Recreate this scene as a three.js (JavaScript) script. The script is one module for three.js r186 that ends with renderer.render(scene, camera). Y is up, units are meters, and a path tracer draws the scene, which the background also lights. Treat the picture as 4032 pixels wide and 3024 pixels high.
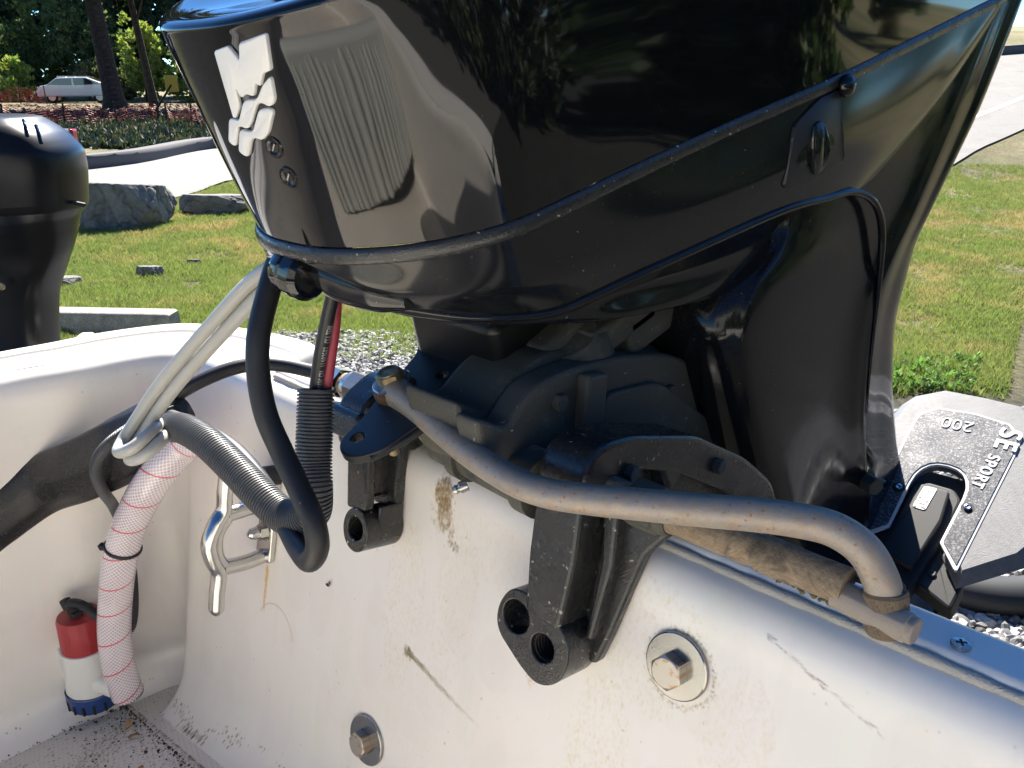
import * as THREE from 'three';
import { mergeGeometries, toCreasedNormals, mergeVertices } from 'three/addons/utils/BufferGeometryUtils.js';
import { RoundedBoxGeometry } from 'three/addons/geometries/RoundedBoxGeometry.js';
import { TextGeometry } from 'three/addons/geometries/TextGeometry.js';
import { FontLoader } from 'three/addons/loaders/FontLoader.js';
import { Sky } from 'three/addons/objects/Sky.js';
import { ImprovedNoise } from 'three/addons/math/ImprovedNoise.js';

// ---------------------------------------------------------------- camera, sky, sun, exposure
const scene = new THREE.Scene();
const camera = new THREE.PerspectiveCamera(50.0, 4 / 3, 0.02, 2000);
camera.rotation.order = 'YXZ';
camera.position.set(0.52, 1.5, 0.454);
camera.rotation.y = THREE.MathUtils.degToRad(43.6);
camera.rotation.x = THREE.MathUtils.degToRad(-20.3);
const renderer = new THREE.WebGLRenderer({ antialias: true });
renderer.setSize(1024, 768);
renderer.shadowMap.enabled = true;
renderer.toneMapping = THREE.LinearToneMapping;
renderer.toneMappingExposure = 3.65;

const sunDir = new THREE.Vector3(-0.53, 0.80, -0.53).normalize();
const sky = new Sky(); sky.name = 'sky'; sky.scale.setScalar(1500);
sky.material.uniforms.sunPosition.value.copy(sunDir);
sky.material.uniforms.turbidity.value = 3.2;
sky.material.uniforms.rayleigh.value = 0.8;
sky.material.uniforms.mieCoefficient.value = 0.004;
sky.material.uniforms.cloudCoverage.value = 0.0;
sky.userData.kind = 'structure';
scene.add(sky);
scene.environmentIntensity = 0.10;
const sun = new THREE.DirectionalLight(new THREE.Color(1.0, 0.93, 0.82), 5.0);
sun.position.copy(sunDir).multiplyScalar(30); sun.castShadow = true;
sun.shadow.mapSize.set(2048, 2048); sun.shadow.camera.left = sun.shadow.camera.bottom = -25; sun.shadow.camera.right = sun.shadow.camera.top = 25; sun.shadow.camera.far = 120;
scene.add(sun); scene.add(sun.target);

// ---------------------------------------------------------------- helpers
const V = (x, y, z) => new THREE.Vector3(x, y, z);
let seed = 12345;
const rnd = () => { seed = (seed * 1664525 + 1013904223) >>> 0; return seed / 4294967296; };
const rr = (a, b) => a + (b - a) * rnd();
const sstep = (a, b, x) => { const t = Math.max(0, Math.min(1, (x - a) / (b - a))); return t * t * (3 - 2 * t); };
const perlin = new ImprovedNoise();
const fbm = (x, y, z = 0, o = 4) => { let s = 0, a = 0.5, f = 1; for (let i = 0; i < o; i++) { s += a * perlin.noise(x * f, y * f, z * f + i * 7.3); a *= 0.5; f *= 2; } return s; };
const names = {};
const numbered = n => { const k = names[n] = (names[n] ?? -1) + 1; return k ? n + '_' + String(k).padStart(3, '0') : n; };
function thing(name, label, category, base = [0, 0, 0], group) {
  const o = new THREE.Group(); o.name = numbered(name); o.position.set(...base);
  o.userData = { label, category }; if (group) o.userData.group = group;
  scene.add(o); return o;
}
// geometry is given in world coordinates; it is moved into its parent's frame
function part(name, geo, mat, parent, label) {
  const g = Array.isArray(geo) ? mergeGeometries(geo.map(q => { const c = q.index ? q.toNonIndexed() : q.clone(); for (const k of Object.keys(c.attributes)) if (!['position', 'normal', 'uv'].includes(k)) c.deleteAttribute(k); if (!c.attributes.uv) c.setAttribute('uv', new THREE.BufferAttribute(new Float32Array(c.attributes.position.count * 2), 2)); return c; })) : geo.clone();
  const wp = V(0, 0, 0); let p = parent; while (p && p !== scene) { wp.add(p.position); p = p.parent; }
  g.translate(-wp.x, -wp.y, -wp.z);
  const m = new THREE.Mesh(g, mat); m.name = name; m.castShadow = m.receiveShadow = true;
  if (label) m.userData.label = label;
  (parent || scene).add(m); return m;
}
function struct(name, geo, mat) { const m = part(numbered(name), geo, mat, scene); m.userData.kind = 'structure'; return m; }
const vec = a => Array.isArray(a) ? V(...a) : a;
// tube of any section swept along points; r may be a number or f(distance, angle, t)
function sweep(pts, r, { seg = 80, rad = 14, up = null, flat = 1, closed = false, caps = true, tension = 0.5 } = {}) {
  const c = new THREE.CatmullRomCurve3(pts.map(vec), closed, 'centripetal', tension);
  const L = c.getLength(); c.arcLengthDivisions = Math.max(200, seg); c.updateArcLengths();
  const P = [], N = [], U = [], I = [], fr = c.computeFrenetFrames(seg, closed);
  const rf = typeof r === 'function' ? r : () => r;
  for (let i = 0; i <= seg; i++) {
    const t = i / seg, p = c.getPointAt(Math.min(t, 1)); let n = fr.normals[i], b = fr.binormals[i];
    if (up) { const T = fr.tangents[i]; b = V(...up).addScaledVector(T, -T.dot(V(...up))).normalize(); n = V().crossVectors(b, T); }
    for (let j = 0; j <= rad; j++) {
      const a = j / rad * Math.PI * 2, rr0 = rf(t * L, a, t), ca = Math.cos(a) * rr0 * flat, sa = Math.sin(a) * rr0;
      P.push(p.x + n.x * ca + b.x * sa, p.y + n.y * ca + b.y * sa, p.z + n.z * ca + b.z * sa);
      U.push(j / rad * Math.PI * 2 * rr0, t * L);
    }
  }
  const W = rad + 1;
  for (let i = 0; i < seg; i++) for (let j = 0; j < rad; j++) { const a = i * W + j, b = a + W; I.push(a, a + 1, b, b, a + 1, b + 1); }
  if (caps && !closed) for (const i of [0, seg]) {
    const k = P.length / 3, q = c.getPointAt(i / seg); P.push(q.x, q.y, q.z); U.push(0, i / seg * L);
    for (let j = 0; j <= rad; j++) { const o = (i * W + j) * 3; P.push(P[o], P[o + 1], P[o + 2]); U.push(U[(i * W + j) * 2], i / seg * L); }
    for (let j = 0; j < rad; j++) i ? I.push(k, k + 1 + j, k + 2 + j) : I.push(k, k + 2 + j, k + 1 + j);
  }
  const g = new THREE.BufferGeometry(); g.setAttribute('position', new THREE.Float32BufferAttribute(P, 3)); g.setAttribute('uv', new THREE.Float32BufferAttribute(U, 2)); g.setIndex(I); g.computeVertexNormals();
  // weld the seam normals of the tube
  const nn = g.attributes.normal;
  for (let i = 0; i <= seg; i++) { const a = i * W, b = a + rad; const v = V(nn.getX(a) + nn.getX(b), nn.getY(a) + nn.getY(b), nn.getZ(a) + nn.getZ(b)).normalize(); nn.setXYZ(a, v.x, v.y, v.z); nn.setXYZ(b, v.x, v.y, v.z); }
  return g;
}
// smooth skin through rings of equal point count
function loft(rings, { ring = true, N = 64, M = 32, caps = [false, false], flip = false } = {}) {
  const cols = rings.map(r => { const c = new THREE.CatmullRomCurve3(r.map(vec), ring, 'catmullrom', 0.5); return [...Array(N + 1)].map((_, i) => c.getPoint(Math.min(i / N, 1))); });
  const P = [], U = [], I = []; const grid = [];
  for (let j = 0; j <= N; j++) { const c = new THREE.CatmullRomCurve3(cols.map(r => r[j]), false, 'catmullrom', 0.4); grid.push([...Array(M + 1)].map((_, i) => rings.length > 2 ? c.getPoint(i / M) : cols[0][j].clone().lerp(cols[1][j], i / M))); }
  let u = 0;
  const W = N + 1;
  for (let i = 0; i <= M; i++) { u = 0; for (let j = 0; j <= N; j++) { const p = grid[j][i]; if (j) u += p.distanceTo(grid[j - 1][i]); P.push(p.x, p.y, p.z); U.push(u, i ? p.distanceTo(grid[j][0]) : 0); } }
  for (let i = 0; i < M; i++) for (let j = 0; j < N; j++) { const a = i * W + j, b = a + W; flip ? I.push(a, b, a + 1, b, b + 1, a + 1) : I.push(a, a + 1, b, b, a + 1, b + 1); }
  caps.forEach((on, e) => { if (!on) return; const i = e ? M : 0, k = P.length / 3, q = V(); for (let j = 0; j < N; j++) q.add(grid[j][i]); q.multiplyScalar(1 / N); P.push(q.x, q.y, q.z); U.push(0, 0); for (let j = 0; j <= N; j++) { const g0 = grid[j][i]; P.push(g0.x, g0.y, g0.z); U.push(g0.x, g0.z); } for (let j = 0; j < N; j++) (e ^ flip) ? I.push(k, k + 1 + j, k + 2 + j) : I.push(k, k + 2 + j, k + 1 + j); });
  const g = new THREE.BufferGeometry(); g.setAttribute('position', new THREE.Float32BufferAttribute(P, 3)); g.setAttribute('uv', new THREE.Float32BufferAttribute(U, 2)); g.setIndex(I); g.computeVertexNormals();
  if (ring) { const nn = g.attributes.normal; for (let i = 0; i <= M; i++) { const a = i * W, b = a + N; const v = V(nn.getX(a) + nn.getX(b), nn.getY(a) + nn.getY(b), nn.getZ(a) + nn.getZ(b)).normalize(); nn.setXYZ(a, v.x, v.y, v.z); nn.setXYZ(b, v.x, v.y, v.z); } }
  return g;
}
function shapeOf(pts, smooth = 0) {
  const s = new THREE.Shape(); const n = pts.length;
  if (!smooth) { pts.forEach((p, i) => i ? s.lineTo(...p) : s.moveTo(...p)); s.closePath(); return s; }
  for (let i = 0; i < n; i++) {                              // corners cut by quadratic rounds of length 'smooth'
    const a = pts[(i + n - 1) % n], b = pts[i], c = pts[(i + 1) % n];
    const d1 = Math.hypot(a[0] - b[0], a[1] - b[1]), d2 = Math.hypot(c[0] - b[0], c[1] - b[1]), k1 = Math.min(smooth / d1, 0.49), k2 = Math.min(smooth / d2, 0.49);
    const p = [b[0] + (a[0] - b[0]) * k1, b[1] + (a[1] - b[1]) * k1], q = [b[0] + (c[0] - b[0]) * k2, b[1] + (c[1] - b[1]) * k2];
    i ? s.lineTo(...p) : s.moveTo(...p); s.quadraticCurveTo(b[0], b[1], q[0], q[1]);
  }
  s.closePath(); return s;
}
const hole = (x, y, r) => new THREE.Path().absarc(x, y, r, 0, Math.PI * 2, true);
// extrude a shape along w from the plane with origin o and axes u, v
function ext(shape, depth, { o = [0, 0, 0], u = [1, 0, 0], v = [0, 1, 0], bevel = 0.001, bs = 2, curve = 16 } = {}) {
  const g = new THREE.ExtrudeGeometry(shape, { depth: Math.max(depth - 2 * bevel, 1e-4), bevelEnabled: bevel > 0, bevelThickness: bevel, bevelSize: bevel, bevelOffset: -bevel, bevelSegments: bs, curveSegments: curve });
  g.translate(0, 0, bevel);
  const U = V(...u).normalize(), W = V().crossVectors(U, V(...v)).normalize(), Vv = V().crossVectors(W, U);
  g.applyMatrix4(new THREE.Matrix4().makeBasis(U, Vv, W).setPosition(...o)); return g;
}
function lathe(prof, o, axis, seg = 36) {                     // prof [[r, h]...], axis = direction of h
  const g = new THREE.LatheGeometry(prof.map(p => new THREE.Vector2(...p)), seg);
  g.applyQuaternion(new THREE.Quaternion().setFromUnitVectors(V(0, 1, 0), vec(axis).clone().normalize())); g.translate(...vec(o).toArray()); return toCreasedNormals(g, 0.42);
}
function hexHead(o, axis, af, h, turn = 0, chamfer = 0.5) {    // hexagon head with a chamfered crown
  const n = 72, ri = af / 2, P = [], I = []; const hexR = a => ri / Math.cos(((a % (Math.PI / 3)) + Math.PI / 3) % (Math.PI / 3) - Math.PI / 6);
  const ringAt = (f, y) => { for (let i = 0; i < n; i++) { const a = i / n * Math.PI * 2; const R = f(a); P.push(Math.cos(a + turn) * R, typeof y === 'function' ? y(a) : y, Math.sin(a + turn) * R); } };
  const R0 = a => hexR(a);
  ringAt(R0, 0); ringAt(R0, a => h - (R0(a) - ri * 0.93) * chamfer); ringAt(() => ri * 0.93, h); ringAt(() => 0.0001, h);
  for (let k = 0; k < 3; k++) for (let i = 0; i < n; i++) { const a = k * n + i, b = k * n + (i + 1) % n, c = a + n, d = b + n; I.push(a, c, b, b, c, d); }
  let g = new THREE.BufferGeometry(); g.setAttribute('position', new THREE.Float32BufferAttribute(P, 3)); g.setIndex(I);
  g.setAttribute('uv', new THREE.Float32BufferAttribute(P.length / 3 * 2, 2)); for (let i = 0; i < P.length / 3; i++) g.attributes.uv.setXY(i, P[i * 3], P[i * 3 + 2]);
  g = toCreasedNormals(g, 0.35);
  g.applyQuaternion(new THREE.Quaternion().setFromUnitVectors(V(0, 1, 0), vec(axis).clone().normalize())); g.translate(...vec(o).toArray()); return g;
}
function roundBox(w, h, d, r, pos, rot = [0, 0, 0]) { const g = new RoundedBoxGeometry(w, h, d, 3, r), uv = g.attributes.uv, k = Math.max(w, h, d); for (let i = 0; i < uv.count; i++) uv.setXY(i, uv.getX(i) * k + w * 3.1, uv.getY(i) * k + h * 5.3); g.applyMatrix4(new THREE.Matrix4().makeRotationFromEuler(new THREE.Euler(...rot))); g.translate(...pos); return g; }
function cyl(a, b, r, r2 = r, seg = 24) { const A = vec(a), B = vec(b), d = B.clone().sub(A), L = d.length(); const g = new THREE.CylinderGeometry(r2, r, L, seg, 1); g.translate(0, L / 2, 0); g.applyQuaternion(new THREE.Quaternion().setFromUnitVectors(V(0, 1, 0), d.normalize())); g.translate(...A.toArray()); return g; }

// ---------------------------------------------------------------- textures
function dtex(w, h, f, { srgb = true, rep = [1, 1] } = {}) {   // f(x, y) -> [r, g, b] in 0..1 linear-ish display values
  const d = new Uint8Array(w * h * 4);
  for (let y = 0; y < h; y++) for (let x = 0; x < w; x++) { const c = f(x / w, y / h), o = (y * w + x) * 4; for (let k = 0; k < 3; k++) d[o + k] = Math.max(0, Math.min(255, c[k] * 255)); d[o + 3] = 255; }
  const t = new THREE.DataTexture(d, w, h); t.wrapS = t.wrapT = THREE.RepeatWrapping; t.magFilter = THREE.LinearFilter; t.minFilter = THREE.LinearMipmapLinearFilter; t.generateMipmaps = true;
  if (srgb) t.colorSpace = THREE.SRGBColorSpace; t.repeat.set(...rep); t.needsUpdate = true; return t;
}
const tn = (x, y, f, s = 0, o = 4) => {                        // tileable noise on the unit square, about -0.6..0.6
  const a = x * Math.PI * 2, b = y * Math.PI * 2, r = f / (Math.PI * 2);
  return fbm(Math.cos(a) * r + s, Math.sin(a) * r + Math.cos(b) * r * 1.3 + s * 1.7, Math.sin(b) * r + s * 0.3, o);
};
function ctex(w, h, draw, { srgb = true, rep = [1, 1], off = [0, 0] } = {}) {
  const c = document.createElement('canvas'); c.width = w; c.height = h; draw(c.getContext('2d'), w, h);
  const t = new THREE.CanvasTexture(c); t.wrapS = t.wrapT = THREE.RepeatWrapping; if (srgb) t.colorSpace = THREE.SRGBColorSpace; t.repeat.set(...rep); t.offset.set(...off); t.anisotropy = 8; return t;
}
const std = (o) => new THREE.MeshStandardMaterial(o), phy = (o) => new THREE.MeshPhysicalMaterial(o);
const rgb = (r, g, b) => new THREE.Color().setRGB(r, g, b);
function speckTex(base, speck, count, size, w = 512) {         // dark paint with pale specks of dust and chips
  return ctex(w, w, (x) => {
    x.fillStyle = `rgb(${base})`; x.fillRect(0, 0, w, w);
    for (let i = 0; i < 2500; i++) { const v = rr(-6, 7) | 0; const b = base.map(q => Math.max(0, q + v)); x.fillStyle = `rgba(${b},0.5)`; x.fillRect(rnd() * w, rnd() * w, rr(1, 9), rr(1, 9)); }
    for (let i = 0; i < count; i++) { const a = rr(0.15, 0.9), s = size * Math.pow(rnd(), 3) + 0.5; x.fillStyle = `rgba(${speck},${a})`; x.save(); x.translate(rnd() * w, rnd() * w); x.rotate(rnd() * 6); x.fillRect(0, 0, s * rr(0.6, 2.2), s * 0.8); x.restore(); }
  }, { rep: [5, 5] });
}
const roughMottle = dtex(256, 256, (x, y) => { const v = 0.5 + 0.55 * tn(x, y, 9, 3); return [v, v, v]; }, { srgb: false, rep: [6, 6] });
const fineBump = dtex(256, 256, (x, y) => { const v = 0.5 + 0.6 * tn(x, y, 60, 5, 3); return [v, v, v]; }, { srgb: false, rep: [12, 12] });

const sstep2 = n => { const t = Math.max(0, Math.min(1, (n + 0.05) / 0.35)); return t * t * (3 - 2 * t); };
const M = {};
M.gloss = std({ map: speckTex([13, 14, 15], '120,120,112', 90, 1.5), roughness: 0.04 });
M.glossDusty = phy({ map: speckTex([21, 22, 24], '150,150,135', 420, 2.2), roughness: 0.13 });
M.semi = phy({ color: rgb(0.010, 0.010, 0.0105), roughness: 0.3, specularIntensity: 0.6 });
M.leg = phy({ map: speckTex([24, 24, 25], '130,122,108', 520, 2.2), roughness: 0.26, roughnessMap: roughMottle, specularIntensity: 0.7 });
M.cast = std({ map: speckTex([40, 40, 40], '190,188,160', 700, 5), roughness: 0.5, roughnessMap: roughMottle, bumpMap: fineBump, bumpScale: 0.0004 });
M.castDusty = std({ map: ctex(1024, 1024, (c, w) => {          // black paint under patches of pale dust and litter
  seed = 17; c.fillStyle = 'rgb(72,70,62)'; c.fillRect(0, 0, w, w);
  for (let i = 0; i < 40; i++) { const x = rnd() * w, y = rnd() * w, R = rr(60, 190); for (let k = 0; k < 2200; k++) { const a = rnd() * 6.283, d = Math.pow(rnd(), 0.8) * R; c.fillStyle = `rgba(${rnd() < 0.6 ? '126,122,100' : '86,86,80'},${0.6 * (1 - d / R) + 0.05})`; c.fillRect(x + Math.cos(a) * d * 1.3, y + Math.sin(a) * d, rr(1, 3), rr(1, 3)); } }
  for (let i = 0; i < 1500; i++) { c.fillStyle = `rgba(150,148,126,${rr(0.1, 0.6)})`; c.fillRect(rnd() * w, rnd() * w, rr(0.8, 2.4), rr(0.8, 2.4)); }
  for (let i = 0; i < 46; i++) { c.save(); c.translate(rnd() * w, rnd() * w); c.rotate(rr(-0.3, 0.5)); c.fillStyle = `rgba(196,192,165,${rr(0.5, 0.95)})`; c.fillRect(0, 0, rr(5, 15), rr(2, 5)); c.restore(); }
}, { rep: [3.2, 3.2] }), roughness: 0.72 });
M.plate = std({ map: speckTex([31, 32, 34], '170,165,140', 220, 3), roughness: 0.45, bumpMap: fineBump, bumpScale: 0.0002 });
M.rubber = std({ map: speckTex([24, 24, 26], '170,170,165', 90, 2), roughness: 0.5 });
M.rubberMatt = std({ color: rgb(0.012, 0.013, 0.015), roughness: 0.62 });
M.loom = std({ color: rgb(0.060, 0.061, 0.063), roughness: 0.45 });
M.rod = std({ map: ctex(1024, 1024, (c, w) => {                // weathered steel: grey and tan mottling with small rust freckles
  seed = 90; c.fillStyle = 'rgb(150,142,132)'; c.fillRect(0, 0, w, w);
  for (let i = 0; i < 2600; i++) { const q = rnd(); c.fillStyle = `rgba(${q < 0.4 ? '172,150,126' : q < 0.75 ? '140,136,132' : '160,128,104'},${rr(0.05, 0.22)})`; c.beginPath(); c.ellipse(rnd() * w, rnd() * w, rr(6, 42), rr(5, 34), rnd() * 3, 0, 7); c.fill(); }
  for (let i = 0; i < 9000; i++) { const v = rr(100, 190) | 0; c.fillStyle = `rgba(${v},${v - 8},${v - 18},0.28)`; c.fillRect(rnd() * w, rnd() * w, rr(2, 6), rr(2, 6)); }
  for (let i = 0; i < 90; i++) { const x = rnd() * w, y = rnd() * w, R = rr(8, 30); for (let k = 0; k < 40; k++) { c.fillStyle = `rgba(134,84,56,${rr(0.05, 0.3)})`; c.fillRect(x + rr(-R, R) * rnd(), y + rr(-R, R) * rnd(), rr(2, 7), rr(2, 7)); } }
}, { rep: [8, 8] }), roughness: 0.5, metalness: 0.3, bumpMap: fineBump, bumpScale: 0.0002 });
M.rodEye = std({ map: dtex(256, 256, (x, y) => { const n = tn(x, y, 7, 8, 5); return [0.42 + n * 0.3, 0.31 + n * 0.26, 0.22 + n * 0.2]; }, { rep: [14, 14] }), roughness: 0.55, metalness: 0.35, bumpMap: fineBump, bumpScale: 0.0004 });
M.tubeDirty = std({ map: dtex(512, 512, (x, y) => { const n = tn(x, y, 6, 31, 5), k = tn(x, y, 40, 2, 3); const d = 1 - 0.36 * sstep2(n); return [(0.58 + 0.22 * n + 0.15 * k) * d, (0.505 + 0.2 * n + 0.15 * k) * d, (0.41 + 0.17 * n + 0.12 * k) * d]; }, { rep: [10, 7] }), roughness: 0.75, metalness: 0.25, bumpMap: fineBump, bumpScale: 0.0008 });
M.grime = std({ map: dtex(256, 256, (x, y) => { const k = tn(x, y, 30, 2, 4); return [0.40 + 0.4 * k, 0.36 + 0.38 * k, 0.26 + 0.3 * k]; }, { rep: [20, 20] }), roughness: 0.95 });
M.zinc = std({ color: rgb(0.40, 0.39, 0.37), metalness: 0.85, roughness: 0.38, roughnessMap: roughMottle });
M.brassBolt = std({ map: dtex(128, 128, (x, y) => { const n = tn(x, y, 6, 2, 4); return [0.62 + n * .3, 0.55 + n * .3, 0.42 + n * .3]; }, { rep: [30, 30] }), metalness: 0.7, roughness: 0.4 });
M.stainless = std({ color: rgb(0.58, 0.565, 0.53), metalness: 1, roughness: 0.2 });
M.washer = std({ color: rgb(0.33, 0.325, 0.31), metalness: 0.9, roughness: 0.4, roughnessMap: roughMottle });
M.boltHead = std({ map: dtex(128, 128, (x, y) => { const n = tn(x, y, 5, 13, 4), r = Math.max(0, Math.min(1, n * 5 - 0.3)); return [0.68 - r * 0.04, 0.66 - r * 0.12, 0.63 - r * 0.2]; }, { rep: [40, 40] }), metalness: 0.75, roughness: 0.36 });
M.greyHose = std({ color: rgb(0.40, 0.39, 0.355), roughness: 0.33 });
M.red = std({ color: rgb(0.36, 0.025, 0.03), roughness: 0.38, bumpMap: fineBump, bumpScale: 0.0003 });
M.pumpWhite = std({ color: rgb(0.72, 0.71, 0.65), roughness: 0.4 });
M.blue = std({ color: rgb(0.015, 0.05, 0.19), roughness: 0.4 });
M.redCable = std({ color: rgb(0.38, 0.04, 0.07), roughness: 0.45 });
M.emblem = std({ color: rgb(0.66, 0.65, 0.62), roughness: 0.32 });
M.dark = std({ color: rgb(0.008, 0.008, 0.009), roughness: 0.7 });
const fontB = await new FontLoader().loadAsync('fonts/droid/droid_sans_bold.typeface.json');
const fontR = await new FontLoader().loadAsync('fonts/droid/droid_sans_regular.typeface.json');

// ---------------------------------------------------------------- ground, road, kerbs
const FW = V(-0.68962, 0, -0.72417), RT = V(0.72417, 0, -0.68962);   // two survey axes on the ground, from the boat
const rise = (f, l) => {
  let h = 0.144 * Math.max(0, f - 13.4) * sstep(1.5, 6.5, l) * (1 - sstep(34, 60, f) * 0.6);
  h += 0.12 * sstep(22, 34, f) * (1 - sstep(-8, -2, l));
  h += 0.05 * fbm(f * 0.5, l * 0.5, 2, 3) * sstep(4, 6, f) * (1 - sstep(10, 12, f));
  return h;
};
const at = (f, l, dy = 0) => V(0.52, 0, 0.454).addScaledVector(FW, f).addScaledVector(RT, l).setY(rise(f, l) + dy);
{
  const fs = [-60, -30, -15, -8, -4, -1, 1, 2.5]; for (let f = 3.5; f < 16; f += 0.4) fs.push(f); for (let f = 16; f < 60; f += 1.5) fs.push(f); fs.push(70, 90, 130, 220, 500, 1200);
  const ls = [-900, -300, -120, -70, -45, -34]; for (let l = -28; l < -10; l += 2) ls.push(l); for (let l = -10; l < 12; l += 0.5) ls.push(l); for (let l = 12; l < 40; l += 2) ls.push(l); ls.push(50, 80, 150, 300, 900);
  const P = [], I = [], U = [], C = [];
  for (const f of fs) for (const l of ls) {
    const p = at(f, l); P.push(p.x, p.y, p.z); U.push(p.x, p.z);
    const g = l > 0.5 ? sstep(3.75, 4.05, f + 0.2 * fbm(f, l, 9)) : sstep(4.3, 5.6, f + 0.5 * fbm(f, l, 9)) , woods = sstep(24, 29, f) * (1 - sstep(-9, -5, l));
    const dry = sstep(-0.1, 0.35, fbm(f * 0.35 + 3, l * 0.35, 1, 3) + 0.12 * sstep(-3.8, -1.5, l));
    const soil = 0.7 * sstep(0.2, 0.34, fbm(f * 1.7 + 40, l * 1.7, 3, 3)); let c = [0.085, 0.08, 0.075]; let gr = [0.16 + 0.14 * dry, 0.165 + 0.085 * dry, 0.06 + 0.07 * dry];
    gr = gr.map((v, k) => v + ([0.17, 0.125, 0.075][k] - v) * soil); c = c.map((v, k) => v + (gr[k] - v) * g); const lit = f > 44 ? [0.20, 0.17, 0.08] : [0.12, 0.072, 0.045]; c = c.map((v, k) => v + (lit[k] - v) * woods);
    C.push(...c);
  }
  const W = ls.length; for (let i = 0; i < fs.length - 1; i++) for (let j = 0; j < W - 1; j++) { const a = i * W + j, b = a + W; I.push(a, b, a + 1, b, b + 1, a + 1); }
  const g = new THREE.BufferGeometry(); g.setAttribute('position', new THREE.Float32BufferAttribute(P, 3)); g.setAttribute('uv', new THREE.Float32BufferAttribute(U, 2)); g.setAttribute('color', new THREE.Float32BufferAttribute(C, 3)); g.setIndex(I); g.computeVertexNormals();
  if (g.attributes.normal.getY(500) < 0) { const ix = g.index.array; for (let i = 0; i < ix.length; i += 3) [ix[i + 1], ix[i + 2]] = [ix[i + 2], ix[i + 1]]; g.computeVertexNormals(); }
  struct('ground', g, std({ vertexColors: true, map: dtex(512, 512, (x, y) => { const n = tn(x, y, 40, 6, 4), k = tn(x, y, 7, 2, 3); const v = 0.86 + 0.5 * n + 0.2 * k; return [v, v, v * 0.97]; }, { rep: [0.6, 0.6] }), roughness: 0.95, bumpMap: fineBump, bumpScale: 0.02 }));
}
function strip(A, B, dy, n = 60, across = 6) {                  // a sheet between two survey lines, laid on the ground
  const ca = new THREE.CatmullRomCurve3(A.map(p => V(p[0], 0, p[1]))), cb = new THREE.CatmullRomCurve3(B.map(p => V(p[0], 0, p[1])));
  const P = [], U = [], I = [];
  for (let i = 0; i <= n; i++) for (let j = 0; j <= across; j++) { const q = ca.getPointAt(i / n).lerp(cb.getPointAt(i / n), j / across), p = at(q.x, q.z, dy); P.push(p.x, p.y, p.z); U.push(p.x, p.z); }
  const W = across + 1; for (let i = 0; i < n; i++) for (let j = 0; j < across; j++) { const a = i * W + j, b = a + W; I.push(a, a + 1, b, b, a + 1, b + 1); }
  const g = new THREE.BufferGeometry(); g.setAttribute('position', new THREE.Float32BufferAttribute(P, 3)); g.setAttribute('uv', new THREE.Float32BufferAttribute(U, 2)); g.setIndex(I); g.computeVertexNormals();
  if (g.attributes.normal.getY(5) < 0) { g.index.array.reverse(); g.computeVertexNormals(); } return g;
}
const nearEdge = [[5, -11], [8.2, -6.4], [11.1, -4.5], [13.6, -4.2], [14.3, 0], [13.4, 6.1], [15.8, 8.8], [23, 16], [36, 30]];
const farEdge = [[9, -16], [12.4, -9.5], [15.4, -7.3], [20.0, -6.7], [24, -2], [26.5, 7], [29.6, 17], [36, 25], [48, 38]];
const asphalt = phy({ specularIntensity: 0.45, map: ctex(1024, 1024, (c, w) => {
  seed = 303; c.fillStyle = 'rgb(122,120,117)'; c.fillRect(0, 0, w, w);
  for (let i = 0; i < 26000; i++) { const v = rr(82, 158) | 0; c.fillStyle = `rgba(${v},${v - 1},${v - 4},0.6)`; c.fillRect(rnd() * w, rnd() * w, rr(1, 4), rr(1, 4)); }
  for (let i = 0; i < 30; i++) { c.fillStyle = `rgba(${rnd() < 0.5 ? '84,82,80' : '146,144,140'},0.12)`; c.beginPath(); c.ellipse(rnd() * w, rnd() * w, rr(20, 140), rr(10, 60), rnd() * 3, 0, 7); c.fill(); }
  for (let i = 0; i < 9; i++) { c.strokeStyle = 'rgba(58,56,54,0.75)'; c.lineWidth = rr(1.2, 3); let x = rnd() * w, y = rnd() * w, a = rnd() * 6.28; c.beginPath(); c.moveTo(x, y); for (let k = 0; k < 22; k++) { a += rr(-0.5, 0.5); x += Math.cos(a) * 16; y += Math.sin(a) * 16; c.lineTo(x, y); } c.stroke(); }
}, { rep: [0.22, 0.22] }), roughness: 0.75, bumpMap: fineBump, bumpScale: 0.004 });
struct('road', strip(nearEdge, farEdge, 0.03, 90, 12), asphalt);
{
  const c = new THREE.CatmullRomCurve3(nearEdge.map(p => V(p[0], 0, p[1]))), pts = [...Array(61)].map((_, i) => c.getPointAt(0.45 + 0.55 * i / 60));
  const off = (d) => pts.map((p, i) => { const q = pts[Math.min(i + 1, 60)], r = pts[Math.max(i - 1, 0)], t = q.clone().sub(r).normalize(); return [p.x + t.z * d, p.z - t.x * d]; });
  const l = part('road_marking', strip(off(1.05), off(1.18), 0.036, 60, 1), std({ color: rgb(0.62, 0.6, 0.55), roughness: 0.6 }), scene); l.userData.kind = 'structure';
}
const concrete = std({ map: dtex(256, 256, (x, y) => { const n = tn(x, y, 50, 6, 3), k = tn(x, y, 5, 3, 4); const v = 0.60 + 0.3 * n + 0.16 * k; return [v, v * 0.96, v * 0.89]; }, { rep: [3, 3] }), roughness: 0.9, bumpMap: fineBump, bumpScale: 0.003 });
{
  const c = new THREE.CatmullRomCurve3(farEdge.map(p => V(p[0], 0, p[1]))), pts = [...Array(61)].map((_, i) => { const q = c.getPointAt(i / 60); return at(q.x, q.z, 0.1); });
  struct('kerb', sweep(pts, (d, a) => 0.16 / Math.max(Math.abs(Math.cos(a)), Math.abs(Math.sin(a))), { seg: 120, rad: 16, up: [0, 1, 0] }), std({ color: rgb(0.10, 0.10, 0.105), roughness: 0.9 }));
}
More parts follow.
